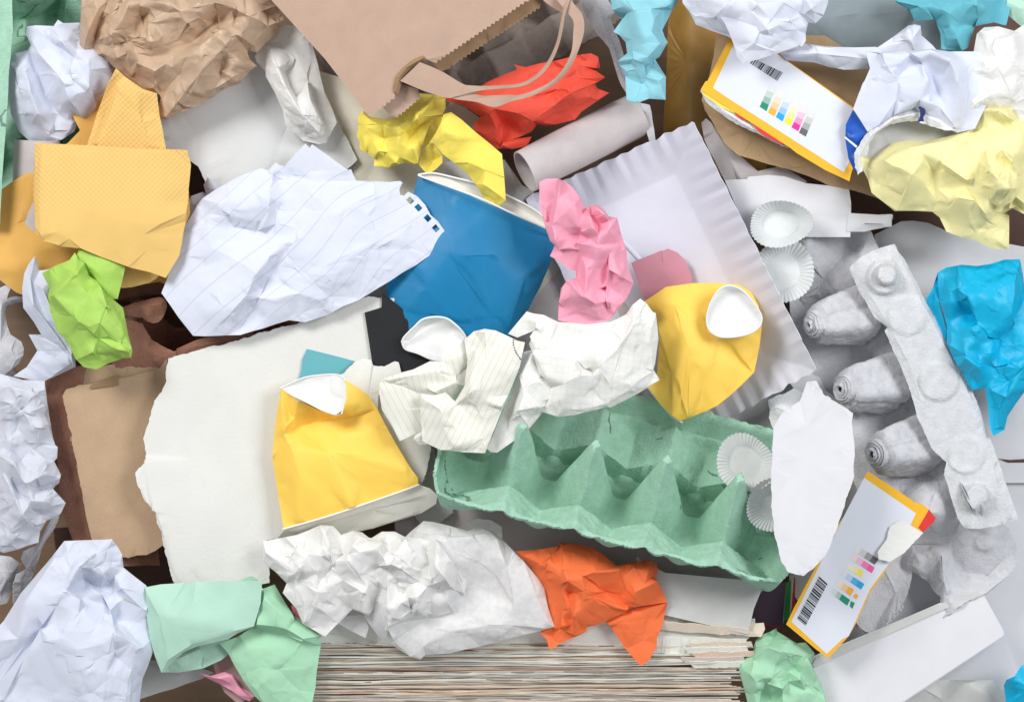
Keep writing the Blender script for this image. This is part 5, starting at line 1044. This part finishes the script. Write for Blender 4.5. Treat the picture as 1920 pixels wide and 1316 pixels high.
# ================================================================ grey egg carton, crushed
gc = thing("egg_carton", "crushed pale grey egg carton with a bumpy lid strip and torn cones, at the right", "egg carton", (1680, 760, 200), group="egg cartons")
def bumps(lst):
    def f(x, y):
        z = np.zeros_like(x)
        for cx, cy, r, h, p in lst:
            d = np.sqrt((x - cx) ** 2 + (y - cy) ** 2) / r; t = np.clip((1 - d) / p, 0, 1); z += h * t * t * (3 - 2 * t)
        return z
    return f
paper("cup_shell", None, None, M['carton_grey'], [sheet(P('P', "1480 420 10,1520 408 16,1560 402 16,1600 404 10,1632 428 4,1655 480 0,1700 560 0,1760 660 0,1800 760 0,1830 860 0,1850 960 -4,1892 990 0,1905 1020 0,1910 1052 4,1890 1080 10,1850 1110 18,1800 1136 26,1768 1158 20,1760 1150 10,1764 1120 6,1740 1090 -6,1712 1070 -10,1705 1100 0,1690 1140 8,1660 1170 10,1640 1192 8,1612 1178 0,1604 1160 0,1630 1090 -4,1640 1000 0,1600 900 0,1560 800 -10,1520 740 -10,1490 640 -10,1480 560 -6,1500 540 0,1520 500 4,1490 470 10"),
   CR('P', "1525 412 30,1590 440 -14,1612 470 0,1620 500 10;1510 480 24,1545 525 0,1580 480 -18,1560 440 -20;1545 530 14,1500 560 -8;1560 540 20,1600 600 -20,1600 660 -30,1540 690 -30;1640 640 10,1700 760 6,1760 900 20,1740 960 44;1660 780 -20,1700 870 -20,1720 900 6;1740 900 16,1690 940 50,1680 1000 36;1700 905 10,1780 900 30,1800 980 30,1770 1020 0,1700 1020 -6;1765 1040 24,1790 1070 -10,1850 1080 -6,1890 1040 10;1765 1040 24,1770 1090 30,1765 1150 12;1690 1030 -16,1690 1060 -20,1720 1070 0;1650 1050 10,1680 1110 -6,1640 1180 0"),
   z=190, sp=13, amp=1.8, fine=.8, seed=142, torn=1.0, dz=bumps([(1745, 950, 62, 30, .8), (1845, 1015, 22, 8, .4), (1712, 1055, 24, 10, .5), (1585, 455, 40, -26, .9)]))], parent=gc, thick=5, sharp=50)
def cone(tip, big, r0, r1, seed):
    tip = Vector(tip); big = Vector(big); ax = (big - tip); Lc = ax.length; ax.normalize(); s = ax.cross(Vector((0, 0, 1))).normalized(); u = s.cross(ax)
    prof = [(0.20, 0.04), (0.30, -0.02), (0.46, 0.0), (0.49, 0.04), (0.64, 0.02), (0.68, 0.07), (0.82, 0.05), (0.86, 0.10), (0.98, 0.09), (1.02, 0.16), (0.96, .22), (1.10, .24), (1.40, .29)]
    V = [(r0 * rr, t * .62) for rr, t in prof]; n = 96; F = []
    for k in range(1, 22):
        q = k / 21; V.append((r0 * 1.34 + (r1 * .72 - r0 * 1.34) * min(1, q / .12) + r1 * .30 * max(0, q - .12), .20 + .80 * q))
    pts = []
    for j, (r, t) in enumerate(V):
        for i in range(n):
            th = 2 * math.pi * i / n; c, s_ = math.cos(th + .35), math.sin(th + .35)
            e = 2 + 3.6 * min(1, max(0, (t - .06) * 4))          # round tip, squared body
            sq = 1 / (abs(c) ** e + abs(s_) ** e) ** (1 / e) * (1 - .08 * min(1, t * 2))
            fold = -.10 * math.exp(-((math.sin((th - seed * 1.3) / 2)) / .07) ** 2) - .07 * math.exp(-((math.sin((th - seed * 2.1 - 1.4) / 2)) / .05) ** 2)
            w = r * sq * (1 + fold * min(1, t * 4))
            w += (2.8 * noise.noise(Vector((c * 1.6, s_ * 1.6, t * 3.5 + seed * 3))) + 2.2 * noise.noise(Vector((c * 5, s_ * 5, t * 12 + seed))) + 1.0 * noise.noise(Vector((c * 14, s_ * 14, t * 34)))) * min(1, r / r0 * .6)
            off = (3.2 * noise.noise(Vector((c * 1.2, s_ * 1.2, seed + j * .4)))) if j < 13 else 0
            p = tip + ax * (Lc * t + off) + s * (w * math.cos(th)) + u * (w * math.sin(th)); pts.append(tuple(p))
    m = len(V)
    for j in range(m - 1):
        for i in range(n): F.append((j * n + i, j * n + (i + 1) % n, (j + 1) * n + (i + 1) % n, (j + 1) * n + i))
    o = mesh("cone", Wp(np.array(pts)), F, M['carton_grey'], parent=gc, sharp=50)
    # black plug capping the tip hole, its colour standing in for shade inside
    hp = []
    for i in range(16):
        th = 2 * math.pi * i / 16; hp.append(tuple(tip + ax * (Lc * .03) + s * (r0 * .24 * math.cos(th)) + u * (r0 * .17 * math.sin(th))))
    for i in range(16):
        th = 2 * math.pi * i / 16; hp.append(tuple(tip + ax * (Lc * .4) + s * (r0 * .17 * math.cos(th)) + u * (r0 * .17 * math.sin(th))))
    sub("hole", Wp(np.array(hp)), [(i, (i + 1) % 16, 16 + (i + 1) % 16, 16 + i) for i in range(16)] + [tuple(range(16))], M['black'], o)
cone((1516, 610, 270), (1614, 590, 196), 25, 56, 1)
cone((1574, 730, 276), (1668, 718, 192), 26, 55, 2)
cone((1634, 852, 280), (1726, 834, 192), 27, 57, 3)
paper("lid_strip", None, None, M['carton_lid'], [sheet(P('U', "632 402 0,690 345 4,770 300 6,860 268 8,912 255 8,1000 400 4,1110 620 2,1220 830 0,1330 1040 0,1420 1225 0") + P('X', "1500 330 0,1560 500 0,1597 605 0,1480 640 -2,1400 655 -2,1330 668 -2,1275 650 0,1240 600 2,1200 480 2,1158 345 2,1172 270 0,1112 218 2,1085 185 2,1030 60 2,1000 0 2") + P('U', "1000 1130 2,930 960 2,850 790 2,868 770 0,790 708 0,700 560 0"),
   CR('U', "690 350 8,720 500 8,790 620 6,880 770 8,1000 1000 8,1080 1240 6;905 258 12,1080 600 12,1300 1030 10,1400 1240 8") + CR('X', "1200 300 6,1330 560 6,1330 660 6;1450 300 6,1480 400 8,1560 600 0"), z=268, sp=13, amp=.7, fine=.3, seed=143, torn=.7,
   dz=bumps([(1400 + 850 / 3.29, 380 + 460 / 3.29, 36, 12, .22), (1400 + 862 / 3.29, 380 + 445 / 3.29, 23, 20, .3), (1400 + 990 / 3.29, 380 + 695 / 3.29, 40, 4, .14), (1400 + 1185 / 3.29, 380 + 1100 / 3.29, 41, 5.5, .18), (1400 + 1290 / 3.133, 780 + 230 / 3.133, 38, 4.5, .16), (1400 + 1350 / 3.133, 780 + 478 / 3.133, 29, 22, .3)]))], parent=gc, thick=5, sharp=50)

# torn white card
pap("torn_card", "torn white card strip with a rounded lower end standing between the green and grey cartons", "torn card", 'card_white2', 'P', "1500 752 4,1512 716 8,1530 714 10,1545 740 10,1600 775 4,1597 790 4,1603 850 4,1601 895 4,1570 990 2,1548 1040 0,1528 1062 0,1506 1079 -2,1478 1072 0,1464 1050 0,1452 1000 0,1446 950 0,1446 880 4,1450 800 6,1468 772 6", 385,
    "1520 718 8,1512 800 4,1500 860 2,1460 1000 2", sp=50, amp=1.2, torn=.9, seed=144, thick=2.5, ragged=0)

# ================================================================ colour bar box (bottom)
b2 = thing("carton_box", "torn orange and white carton box with colour bars and red corner, lower right", "box", (1590, 1050, 250))
zg = lambda x, y: 300 - (y - 885) * 0.10
prism("front_face", pz('X', "712 322,1000 512,1025 512,1072 548,1110 600,1100 622,1060 655,1035 680,920 800,842 862,800 930,720 1040,650 1200,600 1290,480 1420,410 1370,232 1222,275 1130,420 860,520 660,580 575", zg), 0, 3, M['box_orange'], parent=b2, side=M['box_white'])
flat("print_field", pz('X', "690 362,995 570,962 640,1030 690,930 790,836 866,798 915,722 1020,650 1180,600 1290,560 1310,470 1395,262 1205,330 1070,580 570", zg), M['box_white'], b2)
prism("red_corner", pz('X', "1072 548,1110 600,1100 622,1060 655,1038 682,1008 655", lambda x, y: zg(x, y) + .6), 0, 1, M['ink_red'], parent=b2)
paper("torn_patch", None, None, M['card_torn'], [sheet(pz('X', "905 605,960 640,1038 685,980 745,930 800,840 855,775 840,770 800,820 720,840 650", lambda x, y: 0), z=294.5, sp=10, amp=.8, torn=.9, seed=145)], parent=b2, thick=.3)
for nm, tx, lv in (('grey', "645 755,622 790,752 872,775 838", (.1, .3, .7, 1)), ('pink', "625 805,603 835,735 922,752 888", (.15, .4, .75, .9)), ('yellow', "598 860,580 890,672 945,690 912", (.2, .5, .9)), ('blue', "562 900,545 930,672 1018,692 985", (.15, .4, .9, 1.)),
                   ('orange', "540 962,522 992,610 1055,632 1018", (.2, .6, 1.)), ('orange', "640 1040,625 1060,645 1075,658 1052", (1.,)), ('green', "512 1010,495 1040,590 1112,608 1078", (.2, .5, 1., 1.)), ('green', "612 1085,605 1115,622 1130,636 1095", (1.,))):
    q = pz('X', tx, zg); colour_bar([q[0], q[1], q[2], q[3]], INK[nm], b2, lv)
barcode(pz('X', "425 940,475 985,345 1232,295 1190", zg)[:1] + pz('X', "295 1190,345 1232,475 985", zg), 85, b2, 9)

# ================================================================ bright blue crumple
multi("crumpled_paper", "crumpled bright blue paper at the right edge", 'bright_blue', [
  dict(reg='U', ol="1178 430,1180 520,1190 600,1235 760,1240 830,1222 860,1180 800,1112 640,1110 590,1150 520", cr="1178 440 14,1190 620 26,1230 780 14;1160 530 6,1150 640 0,1220 800 2", z=268, sp=18, amp=1.6, seed=151),
  dict(reg='U', ol="1178 430,1230 400,1330 382,1420 390,1500 378,1590 352,1688 350,1705 450,1720 560,1990 600,1990 1180,1720 1160,1660 1240,1610 1316,1590 1400,1520 1440,1500 1380,1490 1260,1470 1140,1390 1160,1330 1050,1270 950,1235 870,1235 760,1190 600,1180 520",
       cr="1290 390 12,1300 520 40,1310 610 20,1390 690 -6,1480 830 30,1560 840 10,1650 720 24,1700 600 14;1300 400 30,1360 580 56,1420 740 46,1500 830 34;1190 610 4,1250 600 34,1310 620 26;1250 880 10,1350 940 44,1430 990 30,1520 1015 10,1711 970 34;1430 930 20,1430 1010 44,1370 1060 10,1400 1150 4;1520 1015 6,1680 1025 40,1620 1100 20,1500 1140 10;1500 1140 4,1540 1260 0,1520 1400 0;1720 1010 30,1600 1200 34,1570 1380 8;1560 840 26,1550 950 10;1400 870 44,1430 930 24,1500 930 40;1660 470 40,1640 700 44,1560 840 26;1340 960 44,1300 1020 14", z=282, sp=15, amp=2.6, rc=(16, 40, 6), seed=152, belly=40)])

# ================================================================ long white box lower right
lb = thing("white_box", "long white card box with rounded corners lying diagonally at the bottom right", "box", (1700, 1210, 170))
lbp = pz('J', "735 1055,716 1082,730 1120,870 1480,1100 1400,1790 948,1802 935,1800 915,1700 735,1690 715,1440 760,1100 905", lambda x, y: 208)
prism("box_body", lbp, 0, 60, M['card_white2'], parent=lb)
prism("flap_step", pz('J', "740 1078,748 1068,1400 780,1640 700,1690 712,1450 800,740 1120,728 1105", lambda x, y: 211.5), 0, 2.5, M['card_grey'], parent=lb)
lb2 = prism("box_side", pz('J', "1800 918,1806 938,1796 950,1100 1408,900 1500,870 1480,1100 1376,1770 925", lambda x, y: 206), 0, 60, M['card_white2'], parent=lb)

# ================================================================ white tissue, orange, mint, bottom left
multi("crumpled_tissue", "large crumpled translucent white tissue at the bottom centre", 'tissue_thin', [
  dict(reg='T', ol="520 640,680 640,700 720,680 780,600 740,510 690", z=262, sp=20, amp=3, seed=161),
  dict(reg='T', ol="1300 70,1370 40,1460 50,1525 90,1530 160,1500 210,1400 150", z=258, sp=20, amp=3, seed=162),
  dict(reg='T', ol="920 160,960 120,1040 55,1100 60,1190 80,1310 115,1400 95,1460 110,1540 180,1650 290,1760 420,1790 470,1815 600,1855 710,1750 740,1600 775,1400 830,1200 875,1050 885,1020 915,960 895,840 820,760 770,700 690,670 640,700 500,760 300",
       cr="1000 110 30,1180 150 44,1340 150 40,1450 120 14;1500 170 26,1560 340 34,1600 560 26,1590 700 16;1590 700 16,1440 700 30,1200 740 24,1040 830 18,1020 905 4;1210 200 46,1380 300 30,1500 400 14,1580 560 20;1220 320 44,1320 460 10,1480 520 4;1660 300 14,1740 520 30,1830 700 6;1590 700 20,1780 720 10;860 800 16,800 700 40,780 560 50;1190 560 40,1230 620 8,1060 660 14,850 790 12", z=278, sp=22, amp=2.0, rc=(10, 60, 4), seed=163)], cat="crumpled tissue", group=None)
tso = bpy.data.objects["crumpled_tissue.002"] if "crumpled_tissue.002" in bpy.data.objects else None
multi("crumpled_tissue", "dense white knot of crumpled tissue in the middle of the bottom tissue sheet", 'tissue', [
  dict(reg='T', ol="42 180,150 160,250 140,330 110,400 78,480 85,530 140,600 115,660 125,710 165,780 120,860 120,930 155,1050 160,1120 165,1200 210,1260 300,1310 420,1290 520,1210 500,1220 600,1100 640,1000 670,860 710,810 770,790 700,760 560,700 640,600 600,510 690,430 770,340 720,290 690,250 600,165 500,190 440,120 370,45 310",
       cr="180 150 20,300 290 46,380 390 30,380 500 40,300 680 10;60 250 14,240 380 40,240 480 12,260 580 10;400 90 30,450 230 54,480 330 30,390 420 20;600 200 60,700 180 30,760 200 64,810 330 70,810 600 46,800 760 6;620 140 30,560 300 60,700 460 30,660 620 20;1120 170 60,1110 330 70,1180 420 60,1060 460 34,1000 600 44,840 700 20;1120 170 60,1220 300 34,1290 500 6;760 330 34,900 350 60,1010 430 30,980 520 54,900 510 20;980 240 50,1080 330 30,1090 420 50;930 160 40,860 260 64,800 240 30;540 420 30,680 500 54,720 640 10;900 560 50,960 590 20,1000 560 50;450 230 50,540 260 20,640 250 60;200 400 34,260 420 10,380 480 40", z=296, sp=13, amp=3.6, rc=(60, 42, 8), seed=164, belly=30)], cat="crumpled tissue")
multi("crumpled_paper", "crumpled orange paper with a folded point hanging over the newspapers", 'orange', [
  dict(reg='I', ol="1480 865,1600 800,1820 755,1828 770,1800 880,1770 960,1770 1000,1725 1080,1680 1112,1640 1070,1590 1010,1550 950,1515 900", cr="1500 880 8,1620 820 14,1820 762 10", z=262, sp=30, amp=.8, seed=171),
  dict(reg='I', ol="975 470,1100 460,1225 440,1222 420,1300 425,1410 450,1470 490,1545 550,1650 530,1730 518,1765 535,1778 570,1760 620,1800 690,1828 755,1700 775,1640 785,1610 795,1590 815,1480 862,1430 885,1378 892,1375 920,1310 950,1240 980,1170 1025,1150 960,1112 925,1190 900,1180 860,1160 780,1130 660,1060 560",
       cr="1230 430 14,1160 520 40,1140 600 20;1240 440 20,1240 570 50,1260 640 60,1230 690 30,1240 800 20,1220 900 0;1260 620 62,1400 720 46,1610 800 26;1280 700 20,1290 850 10;1350 610 60,1430 580 62,1560 570 40,1600 680 20,1640 740 30,1645 785 10;1350 610 60,1480 700 8,1560 760 0,1610 780 6;1240 690 34,1300 830 50,1310 940 12;1315 840 46,1375 880 8,1360 925 2;1315 840 46,1340 900 2;1730 520 14,1725 580 40,1760 610 6;1770 640 30,1650 700 44,1640 780 14;1240 890 26,1180 940 -8,1170 1020 0;1200 900 10,1235 905 6,1200 970 0;1020 490 20,1120 540 34,1200 480 10;1640 560 30,1700 660 40", z=272, sp=16, amp=1.8, rc=(5, 50, 4), seed=172, belly=40)])
multi("folded_paper", "folded mint green paper with a smooth flap, bottom left of the centre", 'mint', [
  dict(reg='G', ol="1105 1000,1290 960,1290 1040,1240 1080,1140 1125,1000 1150,905 1148,880 1090,990 1050", cr="1130 1010 -6,1125 1100 -10;980 1080 16,1120 1020 10,1110 1110 2", z=262, sp=22, amp=1.2, seed=181),
  dict(reg='G', ol="815 672 0,900 655 4,1100 640 10,1380 635 10,1470 635 6,1462 760 2,1425 890 0,1330 930 2,1280 962 4,1180 985 8,1100 1003 8,1030 1035 4,970 1090 0,905 1150 -6,870 1060 -4,840 960 -4,822 830 -2",
       cr="822 700 6,900 850 24,940 1080 8;1060 650 16,1000 850 34,1000 1040 12;1420 890 2,1300 920 16,1080 990 14", z=296, sp=45, amp=.8, seed=182, ragged=.3)], thick=.7, cat="folded paper")
multi("folded_paper", "creased spring green paper right of the smooth mint flap, hanging over the newspapers", 'mint2', [
  dict(reg='G', ol="1340 640,1400 608,1425 612,1440 640,1475 680,1540 655,1600 760,1650 830,1740 890,1802 945,1800 1000,1775 1150,1745 1400,1560 1400,1430 1282,1370 1200,1310 1100,1280 1040,1230 985,1330 950,1420 890,1460 760",
       cr="1480 690 20,1450 800 10,1430 885 6;1440 880 34,1540 890 40,1700 965 30,1800 945 8;1350 940 4,1440 900 -4,1560 930 -2,1690 980 16;1560 800 40,1650 850 20,1720 900 14;1480 740 24,1560 800 40,1540 890 40;1690 975 30,1640 1060 12,1500 1140 16,1440 1250 10;1640 820 20,1700 960 34;1280 1040 6,1400 1020 16,1560 1000 14", z=272, sp=30, amp=1.4, rc=(3, 60, 3), seed=183)], thick=.7, cat="folded paper")
multi("folded_paper", "dull pink paper glimpsed under the mint green paper", pmat('dull_pink_paper', (0.50, 0.33, 0.32), mott=.04), [
  dict(reg='G', ol="1180 1040,1320 1040,1420 1270,1340 1330,1260 1260,1220 1180", z=236, sp=40, amp=1.5, seed=184)], cat="folded paper")
multi("crumpled_paper", "small crumpled pink paper under the green paper at the bottom edge", 'pink', [
  dict(reg='G', ol="1115 1150,1180 1168,1260 1145,1310 1160,1350 1230,1430 1280,1400 1310,1340 1285,1300 1250,1230 1212,1160 1180", cr="1130 1158 6,1220 1180 24,1290 1165 20;1220 1185 20,1290 1210 4,1335 1275 4;1300 1170 24,1330 1220 10,1400 1290 6", z=252, sp=12, amp=2, seed=185, belly=16)])
multi("pink_scrap", "tiny red-pink paper scrap between the tissue and the green paper", pmat('rose_paper', (0.62, 0.14, 0.2)), [
  dict(reg='T', ol="218 580,250 575,290 600,310 690,250 650,225 620", z=260, sp=20, amp=1, seed=186)], cat="paper scrap")
multi("crumpled_paper", "large crumpled white paper in the bottom left corner", 'white_cool', [
  dict(reg='G', ol="360 412 4,480 408 8,628 400 6,650 430 4,685 485 2,692 560 2,740 600 2,820 662 0,835 760 -2,830 900 -4,860 1030 -4,830 1110 -4,800 1180 -4,775 1400 -4,-120 1400 0,-120 1050 0,-60 950 0,20 860 0,120 700 0,300 490 2",
       cr="630 405 10,540 480 44,450 560 56,380 690 50,240 880 40,100 1130 30,20 1300 20;450 560 56,470 620 -4,560 690 -10,600 640 -6,690 570 6;560 560 30,580 610 36,570 660 -4;380 690 50,460 740 20,520 680 16,570 710 20,620 800 40,650 940 60,560 870 40;640 870 20,600 1150 50,560 1400 40;640 560 20,650 700 -4,600 770 -10,640 860 0,690 740 14,820 800 14;100 960 34,130 760 40,300 520 30;0 960 20,100 960 34;230 910 44,265 970 50,340 960 56;640 1060 34,740 1130 30,735 1400 20;650 870 8,800 1010 30,860 1030 6;700 600 10,680 680 30,820 810 4;370 700 52,230 900 16,0 1200 -4;450 740 46,440 820 50,350 950 56;440 1020 60,540 1000 56;170 1000 14,60 1230 10,30 1316 14",
       z=292, sp=22, amp=1.9, rc=(12, 60, 4), seed=191, belly=40)], thick=.7)
pap("cardboard_strip", "grey-white card strip with a pointed end at the bottom edge under the mint paper", "card", 'card_grey', 'G', "740 1080,860 1080,1060 1100,1200 1150,1130 1185,900 1260,778 1300,740 1260", 180, "790 1100 4,1000 1170 8", sp=40, amp=1, seed=192, thick=3)
multi("crumpled_paper", "crumpled pale mint paper at the bottom right beside the newspapers", 'mint2', [
  dict(reg='J', ol="310 1100,330 1070,390 1040,410 970,440 940,490 920,525 900,530 918,600 960,640 985,690 980,740 1040,735 1060,716 1085,780 1220,810 1320,830 1400,380 1400,350 1260,320 1160",
       cr="410 970 14,480 1000 44,560 1030 50,520 1110 30,500 1180 44,470 1210 20;495 920 20,510 960 -6,600 965 14;620 1000 20,560 1030 50,680 1060 20,740 1050 6;700 1065 40,620 1110 8,660 1150 20,690 1220 14;700 1065 40,750 1180 20,790 1270 4;500 1180 44,600 1150 10,660 1190 40,800 1310 6;470 1210 20,560 1240 46,560 1316 20;400 1080 20,380 1160 40,440 1240 30,430 1400 10;420 1240 34,445 1255 -4,440 1290 -6;540 1300 -8,590 1200 6,700 1260 20;330 1100 10,400 1080 30,480 1000 44", z=236, sp=14, amp=2, rc=(5, 40, 4), seed=193, belly=40)])
